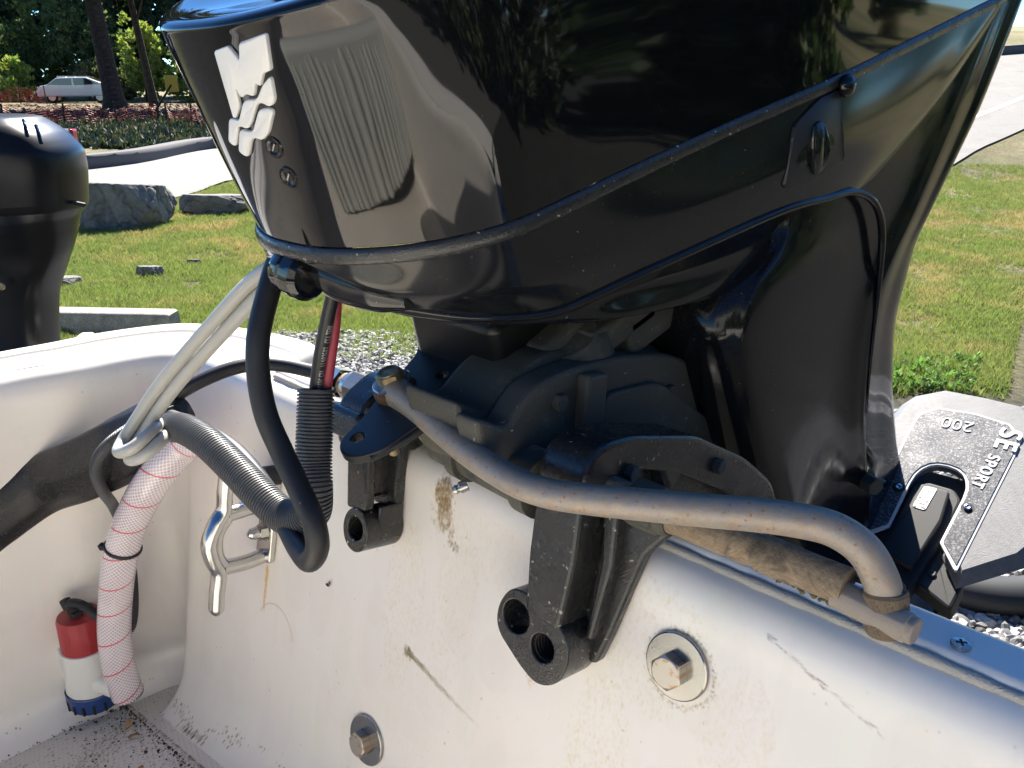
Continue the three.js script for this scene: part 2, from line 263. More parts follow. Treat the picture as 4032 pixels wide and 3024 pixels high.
// wheel stop, boulders, loose rocks
{
  const t = thing('wheel_stop', 'grey concrete parking wheel stop lying at the edge of the grass', 'wheel stop', at(5.1, -3.1).toArray());
  const g = new THREE.ExtrudeGeometry(shapeOf([[-0.1, 0], [0.1, 0], [0.075, 0.145], [-0.075, 0.145]], 0.02), { depth: 1.7, bevelEnabled: true, bevelSize: 0.012, bevelThickness: 0.03, bevelSegments: 2, bevelOffset: -0.012 });
  g.translate(0, 0, -0.85); const d = at(5.0, -2.2).sub(at(5.12, -4.0)).normalize(); g.applyMatrix4(new THREE.Matrix4().makeRotationY(Math.atan2(d.x, d.z))); const b = at(5.1, -3.02); g.translate(b.x, -0.02, b.z);
  part('block', g, concrete, t);
}
function rock(pos, s, sd, flat = 1) {
  let g = new THREE.IcosahedronGeometry(1, 30); const p = g.attributes.position, col = [];
  for (let i = 0; i < p.count; i++) {
    const v = V().fromBufferAttribute(p, i).normalize(); let r = 1 + 0.45 * fbm(v.x * 1.1 + sd, v.y * 1.1, v.z * 1.1, 2);
    for (let k = 0; k < 9; k++) { const n = V(Math.sin(k * 2.4 + sd), Math.cos(k * 1.7 + sd) * 0.8, Math.sin(k * 3.9 + sd * 2)).normalize(); const d = v.dot(n) * r; if (d > 0.74) r *= 0.74 / d + 0.03; }
    for (const [a, b, c, e] of [[0, 0.05, 1, 0.55], [0.05, 1, -0.15, 0.68], [1, 0.1, 0.15, 0.75], [-0.9, 0.2, 0.5, 0.72]]) { const d = v.dot(V(a, b, c).normalize()) * r; if (d > e) r *= e / d; }
    const q = v.clone().multiplyScalar(r), crack = Math.abs(fbm(q.x * 2.6 + sd, q.y * 0.9, q.z * 2.6, 3)); r *= 1 + 0.05 * fbm(q.x * 5 + sd, q.y * 3, q.z * 5, 4) - 0.05 * Math.max(0, 1 - crack * 14);
    const t = 0.17 + 0.13 * fbm(q.x * 3 + sd, q.y * 1.4, q.z * 3, 4) + 0.09 * fbm(q.x * 14, q.y * 10, q.z * 14 + sd, 3) - 0.07 * Math.max(0, 1 - crack * 10); col.push(t, t * 0.98, t * 0.94);
    v.multiplyScalar(r); p.setXYZ(i, v.x * s[0], v.y * s[1] * flat, v.z * s[2]);
  }
  g.setAttribute('color', new THREE.Float32BufferAttribute(col, 3)); g.deleteAttribute('normal'); g.deleteAttribute('uv'); g = mergeVertices(g, 1e-5); g.computeVertexNormals(); g.rotateY(Math.atan2(RT.x, RT.z) - Math.PI / 2); g.translate(...pos); return g;
}
const stone = std({ vertexColors: true, roughness: 0.95 });
const rockThing = (label, f, l, s, sd, group) => { const b = at(f, l); const t = thing('boulder', label, 'rock', b.toArray(), group); part('stone', rock([b.x, b.y + s[1] * 0.55, b.z], s, sd), stone, t); };
rockThing('large grey blocky boulder in the grass beside the road, beyond the outboard on the left', 8.95, -4.16, [0.56, 0.36, 0.40], 3.1);
rockThing('low flat grey boulder half sunk in the grass right of the large blocky boulder', 9.9, -3.48, [0.56, 0.17, 0.32], 7.7);
rockThing('broken grey stone in the middle of the grass between wheel stop and boulders', 6.55, -2.93, [0.13, 0.075, 0.1], 1.3);
rockThing('small dark stone in the grass right of the broken grey stone', 6.95, -2.72, [0.075, 0.05, 0.05], 5.2);
rockThing('dark half buried stone in the grass just above the wheel stop', 6.25, -3.5, [0.2, 0.06, 0.12], 9.4);

// ---------------------------------------------------------------- the boat under the camera
const linerTop = [[-0.60, 3.4], [-0.618, 2], [-0.618, 1], [-0.615, 0.45], [-0.608, 0.2], [-0.594, 0.126], [-0.584, 0.060], [-0.563, 0.009], [-0.522, -0.021], [-0.46, -0.031], [-0.38, -0.0325], [-0.2, -0.032], [0, -0.032], [0.3, -0.032], [0.62, -0.032], [0.70, -0.02], [0.755, 0.03], [0.775, 0.1], [0.78, 0.4], [0.78, 2], [0.77, 3.4]];
const floorY = (x) => 0.645 + 0.155 * Math.max(-0.02, Math.min(0.46, 0.61 - Math.abs(x)));
const gel = (map, o = {}) => phy({ map, roughness: 0.33, clearcoat: 0.35, clearcoatRoughness: 0.22, ...o });
const linerTex = ctex(2048, 1024, (c, w, h) => {
  seed = 777;
  const X = s => (s + 1.2) * 1000, Y = y => 1024 - (y - 0.4) * 1000;
  c.fillStyle = 'rgb(234,227,217)'; c.fillRect(0, 0, w, h);
  for (let i = 0; i < 2200; i++) { c.fillStyle = `rgba(${rnd() < 0.5 ? '236,232,224' : '205,196,180'},${rr(0.02, 0.07)})`; c.beginPath(); c.ellipse(rnd() * w, rnd() * h, rr(4, 34), rr(6, 60), 0, 0, 7); c.fill(); }
  const blot = (x, y, rx, ry, col, a, n) => { for (let i = 0; i < n; i++) { const u = rr(-1, 1), v = rr(-1, 1); if (u * u + v * v > 1) continue; c.fillStyle = `rgba(${col},${a * rr(0.3, 1)})`; c.fillRect(X(x) + u * rx * 1000, Y(y) + v * ry * 1000, rr(0.6, 2.2), rr(0.8, 4.5)); } };
  // yellowed weathering streaks under the clamps and round the bolts
  for (const [x, y, rx, ry, a] of [[-0.05, 1.0, 0.03, 0.09, 0.12], [0.02, 1.03, 0.03, 0.08, 0.09], [0.235, 1.09, 0.05, 0.055, 0.13], [0.2, 0.99, 0.03, 0.06, 0.13], [0.125, 1.05, 0.012, 0.05, 0.18], [0.31, 1.06, 0.03, 0.05, 0.08], [-0.02, 0.93, 0.05, 0.08, 0.06], [0.05, 1.1, 0.05, 0.03, 0.06]]) blot(x, y, rx, ry, '190,152,86', a * 0.95, 1100);
  blot(-0.012, 1.130, 0.012, 0.016, '120,94,54', 0.42, 760); blot(-0.008, 1.112, 0.010, 0.018, '124,98,58', 0.32, 460); blot(-0.012, 1.12, 0.018, 0.03, '150,124,80', 0.22, 300); blot(0.004, 1.094, 0.004, 0.012, '120,95,60', 0.4, 60); blot(0.012, 1.085, 0.006, 0.005, '90,70,45', 0.4, 30);
  for (let i = 0; i < 420; i++) { const t = Math.pow(rnd(), 1.5), x = -0.034 + t * 0.11, y = 0.956 - t * 0.024 - Math.sin(t * 3) * 0.002; c.strokeStyle = `rgba(112,96,62,${(1 - t) * rr(0.08, 0.42)})`; c.lineWidth = rr(0.4, 1.1); c.beginPath(); const ox = rr(-3, 3) * (1 - t * 0.3), oy = rr(-3, 3) * (1.1 - t * 0.6); c.moveTo(X(x) + ox, Y(y) + oy); c.lineTo(X(x) + ox + rr(2, 9), Y(y) + oy + rr(0.5, 3)); c.stroke(); }
  for (let i = 0; i < 40; i++) { c.strokeStyle = `rgba(104,88,52,${rr(0.2, 0.55)})`; c.lineWidth = 0.9; c.beginPath(); const x = -0.036 + rr(-0.003, 0.006), y = 0.962 - rnd() * 0.008; c.moveTo(X(x), Y(y)); c.lineTo(X(x) + rr(-2, 3), Y(y) + rr(3, 8)); c.stroke(); }
  for (let i = 0; i < 260; i++) { const t = rnd(); c.fillStyle = `rgba(205,140,40,${0.34 * (1 - t * 0.8) * rnd()})`; c.fillRect(X(-0.3) + rr(-3.4, 3.4) * (1 - t * 0.45), Y(0.942) + t * 58, rr(0.8, 2), rr(3, 9)); }
  for (let i = 0; i < 360; i++) { const a = rnd() * 6.283, R = 0.0275 + Math.abs(rr(-1, 1) * rr(0, 1)) * 0.006; c.fillStyle = `rgba(${rnd() < 0.5 ? '70,58,45' : '168,130,70'},${rr(0.1, 0.5)})`; c.fillRect(X(0.26 + Math.cos(a) * R), Y(1.085 + Math.sin(a) * R), rr(0.5, 1.6), rr(0.5, 1.6)); }
  for (let i = 0; i < 46; i++) { const t = rnd(), a = 0.318 + t * 0.085, b = 1.140 - t * 0.030 + rr(-0.0012, 0.0012); c.strokeStyle = `rgba(86,74,78,${rr(0.12, 0.5) * (t > 0.35 && t < 0.5 ? 1.4 : 0.8)})`; c.lineWidth = rr(0.4, 1.1); c.beginPath(); c.moveTo(X(a), Y(b)); c.lineTo(X(a) + rr(1, 9), Y(b) + rr(0.3, 3)); c.stroke(); }
  for (let i = 0; i < 260; i++) { c.fillStyle = `rgba(${rnd() < 0.6 ? '120,95,60' : '60,55,52'},${rr(0.1, 0.55)})`; c.fillRect(X(rr(-0.7, 0.5)), Y(rr(0.68, 1.15)), rr(0.5, 1.6), rr(0.5, 2)); }
  for (let i = 0; i < 4200; i++) { const s = rr(-1.15, 0.1), k = Math.pow(rnd(), 2.2); if (fbm(s * 14, k * 2, 4, 3) < 0.0 + 0.25 * rnd()) continue; c.fillStyle = `rgba(${rnd() < 0.6 ? '52,44,36' : '120,98,66'},${rr(0.2, 0.75)})`; c.fillRect(X(s), Y(floorY(s > -0.5 ? s : -0.6) + 0.002 + k * (s < -0.55 ? 0.035 : 0.022)), rr(0.7, 2.6), rr(0.7, 2.2)); }
  c.strokeStyle = 'rgba(190,182,170,0.8)'; c.lineWidth = 1.5; c.beginPath(); c.arc(X(-0.27), Y(0.86), 40, 3.6, 6.0); c.stroke();
  for (let i = 0; i < 60; i++) { const x = -0.95 + rr(-0.09, 0.09); c.strokeStyle = `rgba(90,80,78,${rr(0.05, 0.22)})`; c.beginPath(); c.moveTo(X(x), Y(1.10 + rr(-0.01, 0.01))); c.lineTo(X(x + rr(-0.02, 0.02)), Y(1.10 - rnd() * 0.03)); c.stroke(); }
}, { rep: [1 / 2.048, 1 / 1.024], off: [1.2 / 2.048, -0.4 / 1.024] });
const gelLiner = gel(linerTex), gelPlain = gel(null, { color: rgb(0.74, 0.71, 0.665) });
const boat = thing('boat', 'white fibreglass motor boat, its stern seen from inside with the transom sloping across', 'boat', [0, 0.6, 0]);
{
  const c = new THREE.CatmullRomCurve3(linerTop.map(p => V(p[0], 0, p[1])), false, 'centripetal'); c.arcLengthDivisions = 2000; const L = c.getLength();
  let s0 = 0; for (let i = 0; i <= 4000; i++) { const p = c.getPointAt(i / 4000); if (p.z < 0 && p.x >= 0) { s0 = i / 4000 * L; break; } }
  const S = []; for (let s = 0; s < L - 0.01; s += (Math.abs(s - s0 + 0.6) < 0.35 || Math.abs(s - s0 - 0.78) < 0.25) ? 0.012 : 0.05) S.push(s); S.push(L);
  const prof = []; for (const q of [[0, 1.157], [0.006, 1.1555], [0.0115, 1.1525], [0.0160, 1.1485], [0.0195, 1.1435], [0.0222, 1.1375], [0.0242, 1.130], [0.0255, 1.1215], [0.0262, 1.112]]) prof.push(q);
  const P = [], U = [], I = [], rows = 8 + 16 + 8;
  for (const s of S) {
    const p = c.getPointAt(s / L), t = c.getTangentAt(s / L), n = V(-t.z, 0, t.x); if (n.x * (0.1 - p.x) + n.z * (1.2 - p.z) < 0) n.negate();
    const w = Math.max(0, n.z) ** 2, k = 0.2126 * w - 0.02 * (1 - w), list = prof.slice(), fy = floorY(p.x + n.x * 0.06);
    const yb = fy + 0.055; for (let i = 1; i <= 14; i++) { const y = 1.112 + (yb - 1.112) * i / 14; list.push([0.0262 + (1.112 - y) * k, y]); }
    const db = list[list.length - 1][0]; for (let i = 1; i <= 7; i++) { const a = i / 7 * Math.PI / 2; list.push([db + 0.055 * (1 - Math.cos(a)) + 0.055 * k * Math.sin(a), yb - 0.058 * Math.sin(a)]); }
    for (const [d, y] of list) { P.push(p.x + n.x * d, y, p.z + n.z * d); U.push(s - s0, y); }
  }
  const W = P.length / 3 / S.length; for (let i = 0; i < S.length - 1; i++) for (let j = 0; j < W - 1; j++) { const a = i * W + j, b = a + W; I.push(a, a + 1, b, b, a + 1, b + 1); }
  const g = new THREE.BufferGeometry(); g.setAttribute('position', new THREE.Float32BufferAttribute(P, 3)); g.setAttribute('uv', new THREE.Float32BufferAttribute(U, 2)); g.setIndex(I); g.computeVertexNormals();
  part('transom_liner', g, gelLiner, boat);
  // cockpit floor
  const fp = [], fu = [], fi = [], nx = 40, nz = 40; for (let j = 0; j <= nz; j++) for (let i = 0; i <= nx; i++) { const x = -0.74 + 1.62 * i / nx, z = -0.02 + 3.4 * Math.pow(j / nz, 1.6); fp.push(x, floorY(x) - 0.001, z); fu.push(x, z); }
  for (let j = 0; j < nz; j++) for (let i = 0; i < nx; i++) { const a = j * (nx + 1) + i, b = a + nx + 1; fi.push(a, b, a + 1, a + 1, b, b + 1); }
  const fg = new THREE.BufferGeometry(); fg.setAttribute('position', new THREE.Float32BufferAttribute(fp, 3)); fg.setAttribute('uv', new THREE.Float32BufferAttribute(fu, 2)); fg.setIndex(fi); fg.computeVertexNormals();
  const floorTex = ctex(1024, 1024, (q, w, h) => {
    seed = 4242; const X = x => (x + 0.74) * 1000, Z = z => z * 1000;          // v = z, drawn upward
    q.fillStyle = 'rgb(222,214,202)'; q.fillRect(0, 0, w, h);
    q.save(); q.translate(260, 800); q.rotate(0.5); for (let i = -700; i < 700; i += 4) for (let j = -700; j < 700; j += 4) { q.fillStyle = `rgba(${((i + j) / 4) % 2 ? '222,217,208' : '176,168,158'},${rr(0.1, 0.5)})`; q.fillRect(i, j, 3, 2); } q.restore();
    const Y = z => h - Z(z);
    for (let i = 0; i < 9000; i++) { const x = rr(-0.7, 0.2), z = 0.135 + Math.pow(rnd(), 3) * 0.25; if (fbm(x * 16, z * 16, 3, 3) < rr(-0.25, 0.2)) continue; q.fillStyle = `rgba(${rnd() < 0.5 ? '50,42,34' : '110,92,66'},${rr(0.05, 0.5)})`; q.fillRect(X(x), Y(z + 0.02 * Math.abs(x)), rr(0.7, 3), rr(0.7, 3)); }
    for (let i = 0; i < 2600; i++) { const z = rr(0.05, 0.7), x = -0.60 + Math.pow(rnd(), 2.6) * 0.18; if (fbm(x * 16, z * 16, 5, 3) < rr(-0.25, 0.2)) continue; q.fillStyle = `rgba(${rnd() < 0.5 ? '46,38,30' : '100,84,60'},${rr(0.05, 0.5)})`; q.fillRect(X(x), Y(z), rr(0.7, 3), rr(0.7, 3)); }
    for (let i = 0; i < 1500; i++) { const t = rnd(), x = -0.50 + t * 0.10 + rr(-0.02, 0.02), z = 0.17 + t * 0.12 + rr(-0.03, 0.03); q.fillStyle = `rgba(60,50,42,${rr(0.05, 0.4)})`; q.fillRect(X(x), Y(z), rr(0.6, 2.4), rr(0.6, 2.4)); }
    for (const [x, z] of [[-0.51, 0.30], [-0.49, 0.29], [-0.58, 0.36]]) { q.fillStyle = 'rgba(150,112,70,0.5)'; q.beginPath(); q.ellipse(X(x), Y(z), 14, 4, 0.7, 0, 7); q.fill(); }
  }, { rep: [1 / 1.024, 1 / 1.024], off: [0.74 / 1.024, 0] });
  part('floor_panel', fg, std({ map: floorTex, roughness: 0.7, bumpMap: ctex(256, 256, (q) => { q.fillStyle = '#666'; q.fillRect(0, 0, 256, 256); for (let i = 0; i < 256; i += 16) for (let j = 0; j < 256; j += 16) { q.fillStyle = ((i + j) / 16) % 2 ? '#aaa' : '#444'; q.fillRect(i + 1, j + 1, 14, 14); } }, { srgb: false, rep: [16, 16] }), bumpScale: 0.0007 }), boat);
  // starboard gunwale: rows from the liner edge to the outer rail
  const outer = [[-0.69, 3.4], [-0.70, 2], [-0.695, 1], [-0.688, 0.45], [-0.676, 0.19], [-0.672, 0.12], [-0.669, 0.036], [-0.64, -0.048], [-0.585, -0.09], [-0.51, -0.12], [-0.435, -0.135], [-0.385, -0.124], [-0.362, -0.10]];
  const inner = [...linerTop.slice(0, 11), [-0.352, -0.0325], [-0.338, -0.034]];
  const row = (t, dy, o = 0) => outer.map((p, i) => { const q = inner[i], k = i === 12 ? -0.03 : 0, dx = p[0] - q[0], dz = p[1] - q[1], l = Math.hypot(dx, dz) || 1; return [q[0] + dx * (t + o / l), 1.157 + dy + k, q[1] + dz * (t + o / l)]; });
  const rows2 = [row(0, 0.0005), row(0.1, 0.004), row(0.3, 0.0065), row(0.47, 0.007), row(0.5, 0.0055), row(0.52, 0.0025), row(0.545, 0.003), row(0.57, 0.0085), row(0.66, 0.0115), row(0.86, 0.0105), row(0.96, 0.006), row(1.0, -0.004), row(1.0, -0.03, 0.012), row(1, -0.06, 0.014), row(1, -0.5, -0.05)];
  part('gunwale', loft(rows2, { ring: false, N: 140, M: 60 }), gelPlain, boat);
  part('gunwale_end', loft([row(0, 0).slice(12).concat(outer.slice(12).map(p => [p[0], 1.12, p[1]])), [[-0.338, 1.06, -0.034], [-0.362, 1.03, -0.10]]].map(r => [r[0], [(r[0][0] + r[1][0]) / 2 + 0.004, r[0][1], (r[0][2] + r[1][2]) / 2], r[1]]), { ring: false, N: 8, M: 6 }), gelPlain, boat);
  // port gunwale and the forward end, outside the frame
  part('gunwale', loft([[[0.70, 1.157, -0.03], [0.775, 1.157, 0.1], [0.78, 1.157, 1.5], [0.77, 1.157, 3.4]], [[0.80, 1.165, -0.07], [0.84, 1.165, 0.1], [0.85, 1.165, 1.5], [0.84, 1.165, 3.4]], [[0.80, 0.6, -0.05], [0.82, 0.6, 0.1], [0.80, 0.6, 1.5], [0.80, 0.6, 3.4]]], { ring: false, N: 30, M: 12 }), gelPlain, boat);
  part('foredeck', roundBox(1.46, 0.5, 0.3, 0.05, [0.08, 0.9, 3.55]), gelPlain, boat);
  // transom cap, its bead and the outer skin
  const cap = new THREE.ExtrudeGeometry(shapeOf([[-0.037, 1.1], [-0.037, 1.163], [-0.041, 1.166], [-0.070, 1.168], [-0.077, 1.165], [-0.080, 1.157], [-0.080, 1.1]], 0.0025), { depth: 1.15, bevelEnabled: false, curveSegments: 6 });
  cap.applyMatrix4(new THREE.Matrix4().makeBasis(V(0, 0, 1), V(0, 1, 0), V(-1, 0, 0))); cap.translate(0.80, 0, 0); part('transom_cap', cap, gelPlain, boat);
  part('seam_bead', sweep([[-0.345, 1.1585, -0.0345], [-0.1, 1.1585, -0.0345], [0.3, 1.1585, -0.0345], [0.72, 1.1585, -0.0345]], (d) => 0.0042 + 0.0005 * Math.sin(d * 60) + 0.0004 * Math.sin(d * 217), { seg: 160, rad: 8 }), std({ color: rgb(0.42, 0.39, 0.34), roughness: 0.7, bumpMap: fineBump, bumpScale: 0.001 }), boat);
  part('outer_skin', new THREE.BoxGeometry(1.2, 0.75, 0.03).applyMatrix4(new THREE.Matrix4().makeRotationX(-0.2)).translate(0.2, 0.76, 0.0), gelPlain, boat);
  for (const x of [-0.1, 0.0, 0.266, 0.429, 0.6]) {
    const s = part('cap_screw', lathe([[0.0001, 0.0012], [0.0035, 0.0011], [0.0058, 0.0004], [0.0062, 0], [0.0062, -0.002]], [x, 1.1682, -0.05], [0, 1, 0.05], 24), M.zinc, boat);
    part('screw_slot', [roundBox(0.0065, 0.0006, 0.0016, 0.0002, [x, 1.1694, -0.05], [0, 0.5, 0]), roundBox(0.0016, 0.0006, 0.0065, 0.0002, [x, 1.1693, -0.05], [0, 0.5, 0])], M.dark, s);
  }
}
// transom plane: origin B, along TX and TV, normal TN (towards the camera)
const th = THREE.MathUtils.degToRad(12), TV = V(0, Math.cos(th), -Math.sin(th)), TN = V(0, Math.sin(th), Math.cos(th)), TB = V(0, 1, 0.0182);
const tp = (x, v, n = 0) => TB.clone().add(V(x, 0, 0)).addScaledVector(TV, v).addScaledVector(TN, n);
for (const [x, v, turn, r, lab] of [[0.26, 0.088, 0.25, 0.0265, 'rust spotted stainless bolt and wide washer below the clamp'], [-0.076, -0.172, 0.0, 0.0275, 'clean stainless bolt and wide washer low on the transom']]) {
  const b = part('transom_bolt', hexHead(tp(x - 0.002, v - 0.003, 0.0035), TN, 0.0240, 0.0105, turn), M.boltHead, boat, lab);
  part('washer', lathe([[0.0001, 0.0034], [r - 0.0014, 0.0033], [r - 0.0004, 0.0027], [r, 0.0016], [r, 0.0001]], tp(x, v, 0.0004), TN, 64), M.washer, b);
}

// ---------------------------------------------------------------- the outboard motor
const motor = thing('outboard_motor', 'glossy black outboard motor with white emblem, tilted up and clamped on the boat transom', 'outboard motor', [0.04, 1.2, -0.02]);
const mirrorRing = (half, xc) => { const r = half.slice(); for (let i = half.length - 2; i > 0; i--) { const [x, y, z] = half[i]; r.push([2 * xc(z) - x, y, z]); } return r; };
const xc = z => -0.015 + 0.13 * (0.13 - z) - 0.05 * sstep(0, 1, (0.09 - z) / 0.12);  // last term widens the unseen starboard side to shade the steering arm
const r0xz = [[-0.015, 0.130], [0.022, 0.127], [0.060, 0.114], [0.098, 0.090], [0.120, 0.063], [0.131, 0.038], [0.136, 0.003], [0.143, -0.076], [0.158, -0.197], [0.178, -0.317], [0.190, -0.450], [0.203, -0.620], [0.208, -0.720], [0.180, -0.805], [0.110, -0.835]];
const yR0 = z => 1.388 + 0.25 * (0.13 - z);
const cowlRing = (dy, dz, s = 1, inset = 0) => r0xz.map(([x, z]) => { const k = 1 + 1.3 * (0.13 - z), X = xc(z) + (x - xc(z)) * (s + inset * 0.0), y = yR0(z) + dy * k, zz = z + dz; return [xc(z) + (X - xc(z)) * (1 - inset), y, -0.32 + (zz + 0.32) * (1 - inset)]; });
const upper = [cowlRing(0, 0), cowlRing(0.025, 0.010, 1.015), cowlRing(0.067, 0.025, 1.04), cowlRing(0.097, 0.035, 1.05), cowlRing(0.119, 0.0432, 1.05), cowlRing(0.136, 0.049, 1.047), cowlRing(0.1435, 0.0505, 1.035), cowlRing(0.149, 0.049, 1.015, 0.012), cowlRing(0.156, 0.043, 0.98, 0.05), cowlRing(0.166, 0.03, 0.95, 0.13), cowlRing(0.178, 0.02, 0.9, 0.36), cowlRing(0.186, 0.0, 0.9, 0.8)];
const cowlGeo = loft(upper.map(h => mirrorRing(h, z => xc(z))), { N: 168, M: 72, caps: [false, true] });
const cowl = part('upper_cowl', cowlGeo, M.gloss, motor);
// parting band
const band = r0xz.map(([x, z]) => [xc(z) + (x - xc(z)) * 1.0, yR0(z) - 0.0064, z]);
part('cowl_seam', sweep(mirrorRing(band, xc), (d, a) => 0.0060, { seg: 260, rad: 16, closed: true, caps: false, up: [0, 1, 0], flat: 0.42 }), M.cast, motor);
const lowTop = r0xz.map(([x, z]) => [xc(z) + (x - xc(z)) * 0.992, yR0(z) - 0.0110, z - 0.001]);
const lowBot = [[-0.015, 1.376, 0.121], [0.022, 1.364, 0.114], [0.055, 1.344, 0.090], [0.085, 1.333, 0.045], [0.100, 1.327, 0.0], [0.108, 1.327, -0.030], [0.116, 1.333, -0.055], [0.128, 1.345, -0.100], [0.147, 1.364, -0.180], [0.165, 1.385, -0.295], [0.172, 1.389, -0.370], [0.172, 1.39, -0.44], [0.168, 1.41, -0.52], [0.14, 1.43, -0.6], [0.07, 1.43, -0.62]];
const lowMid = lowTop.map((p, i) => { const q = lowBot[i], m = p.map((v, k) => v * 0.45 + q[k] * 0.55); m[0] += (i > 1 && i < 13) ? 0.007 : 0; m[2] += i < 5 ? 0.005 : 0; return m; });
const lowGeo = loft([lowTop, lowMid, lowBot].map(h => mirrorRing(h, xc)), { N: 168, M: 24 });
part('lower_cowl', lowGeo, M.glossDusty, motor);
const recTop = lowBot.map(p => [p[0] - 0.0015, p[1] + 0.0008, p[2]]);
const recBot = [[-0.015, 1.372, 0.112], [0.020, 1.358, 0.106], [0.050, 1.338, 0.083], [0.078, 1.326, 0.040], [0.090, 1.318, -0.005], [0.093, 1.311, -0.045], [0.100, 1.306, -0.078], [0.116, 1.306, -0.122], [0.128, 1.304, -0.232], [0.136, 1.320, -0.318], [0.150, 1.361, -0.384], [0.15, 1.36, -0.43], [0.155, 1.40, -0.52], [0.13, 1.42, -0.59], [0.07, 1.42, -0.61]];
const recMid = recTop.map((p, i) => { const q = recBot[i]; return [p[0] * 0.42 + q[0] * 0.58 - (i > 6 && i < 11 ? 0.007 : 0), (p[1] + q[1]) / 2 + 0.003, (p[2] + q[2]) / 2]; });
const recEnd = recBot.map(p => [0.03 + (p[0] - 0.03) * 0.5, p[1] + 0.004, -0.2 + (p[2] + 0.2) * 0.6]);
part('cowl_underside', loft([recTop, recMid, recBot, recEnd].map(h => mirrorRing(h, z => 0.0)), { N: 140, M: 24, caps: [false, true] }), M.glossDusty, motor);
part('cowl_lip', sweep([...lowBot.slice(2, 11), [0.1765, 1.390, -0.425], [0.1815, 1.376, -0.468], [0.1825, 1.345, -0.500], [0.180, 1.28, -0.525], [0.1785, 1.20, -0.540], [0.1765, 1.10, -0.565]].map(p => [p[0] - 0.0005, p[1], p[2]]), (d, a, k) => 0.0042 * Math.min(1, (1 - k) * 3.2 + 0.15), { seg: 160, rad: 12 }), M.glossDusty, motor);
// driveshaft housing: level by level y, [front z, centre x, crease x z, aft corner x z]
const legRing = ([y, zf, c, xk, zk, xa, za], yf) => mirrorRing([[c - 0.02, 0, zf], [c + 0.035, 0, zf - 0.002], [c + 0.062, 0, zf - 0.016], [c + 0.073, 0, zf - 0.05], [xk - 0.012, 0, zk + 0.07], [xk - 0.003, 0, zk + 0.018], [xk, 0, zk], [xk + (xa - xk) * 0.35, 0, zk + (za - zk) * 0.3], [xa, 0, za + 0.03], [xa - 0.022, 0, za - 0.002], [c, 0, za - 0.014]].map(p => [p[0], yf ? yf(p[2]) : y, p[2]]), () => c);
const legLevels = [[1.60, -0.31, 0.085, 0.206, -0.70, 0.214, -0.79], [1.47, -0.31, 0.085, 0.198, -0.65, 0.204, -0.735], [1.36, -0.31, 0.085, 0.186, -0.60, 0.187, -0.685], [1.31, -0.25, 0.085, 0.182, -0.565, 0.178, -0.668], [1.26, -0.235, 0.085, 0.179, -0.54, 0.174, -0.664], [1.20, -0.26, 0.085, 0.177, -0.54, 0.168, -0.672], [1.10, -0.315, 0.085, 0.175, -0.565, 0.165, -0.712], [1.0, -0.375, 0.09, 0.174, -0.615, 0.164, -0.772], [0.9, -0.44, 0.095, 0.172, -0.67, 0.160, -0.85], [0.78, -0.52, 0.10, 0.165, -0.745, 0.155, -0.93], [0.55, -0.72, 0.11, 0.15, -0.85, 0.14, -1.05]];
const leg = part('driveshaft_housing', loft(legLevels.map((l, i) => legRing(l, i ? null : z => yR0(z) - 0.014)), { N: 140, M: 84, caps: [true, true] }), M.leg, motor);
part('housing_bolt', [hexHead([0.172, 0.985, -0.612], [0.9, 0, 0.45], 0.022, 0.022, 0.3), lathe([[0.0001, 0.004], [0.016, 0.003], [0.017, 0]], [0.170, 0.985, -0.615], [0.9, 0, 0.45])], M.castDusty, motor);
// gearcase far below, seen between cap and fin
part('gearcase', loft([[-0.72, 0.015], [-0.78, 0.045], [-0.9, 0.058], [-1.05, 0.06], [-1.25, 0.05], [-1.34, 0.03]].map(([z, r]) => [...Array(10)].map((_, i) => { const a = i / 10 * 6.2832; return [0.15 + Math.cos(a) * r, 0.50 + (z + 0.9) * -0.28 + Math.sin(a) * r, z]; })), { N: 40, M: 30, caps: [true, true] }), M.gloss, motor);
// emblem: raised shapes laid on the nose of the cowl
const EQ = V(-0.0195, 1.4965, 0.156), EN = V(0.12, -0.33, 0.93).normalize(), EX = V().crossVectors(V(0, 1, 0), EN).normalize(), EY = V().crossVectors(EN, EX);
const caster = new THREE.Raycaster(); const cowlHit = new THREE.Mesh(cowlGeo, new THREE.MeshBasicMaterial({ side: THREE.DoubleSide })); cowlHit.updateMatrixWorld(true);
const onCowl = (x, y) => { const p = EQ.clone().addScaledVector(EX, x).addScaledVector(EY, y); caster.set(p.clone().addScaledVector(EN, 0.2), EN.clone().negate()); const h = caster.intersectObject(cowlHit)[0]; return h ? h.point : p; };
function emblem(pts, round = 0.0035) {
  const cx = pts.reduce((s, p) => s + p[0], 0) / pts.length, cy = pts.reduce((s, p) => s + p[1], 0) / pts.length; void cx; void cy;
  const g = new THREE.ExtrudeGeometry(shapeOf(pts, round), { depth: 0.0012, bevelEnabled: true, bevelSize: 0.0017, bevelThickness: 0.0016, bevelOffset: -0.0014, bevelSegments: 4, curveSegments: 8 });
  const p = g.attributes.position; for (let i = 0; i < p.count; i++) { const q = onCowl(p.getX(i), p.getY(i)).addScaledVector(EN, p.getZ(i)); p.setXYZ(i, q.x, q.y, q.z); }
  g.deleteAttribute('normal'); let m = mergeVertices(g, 1e-6); m.computeVertexNormals(); return toCreasedNormals(m, 0.6);
}
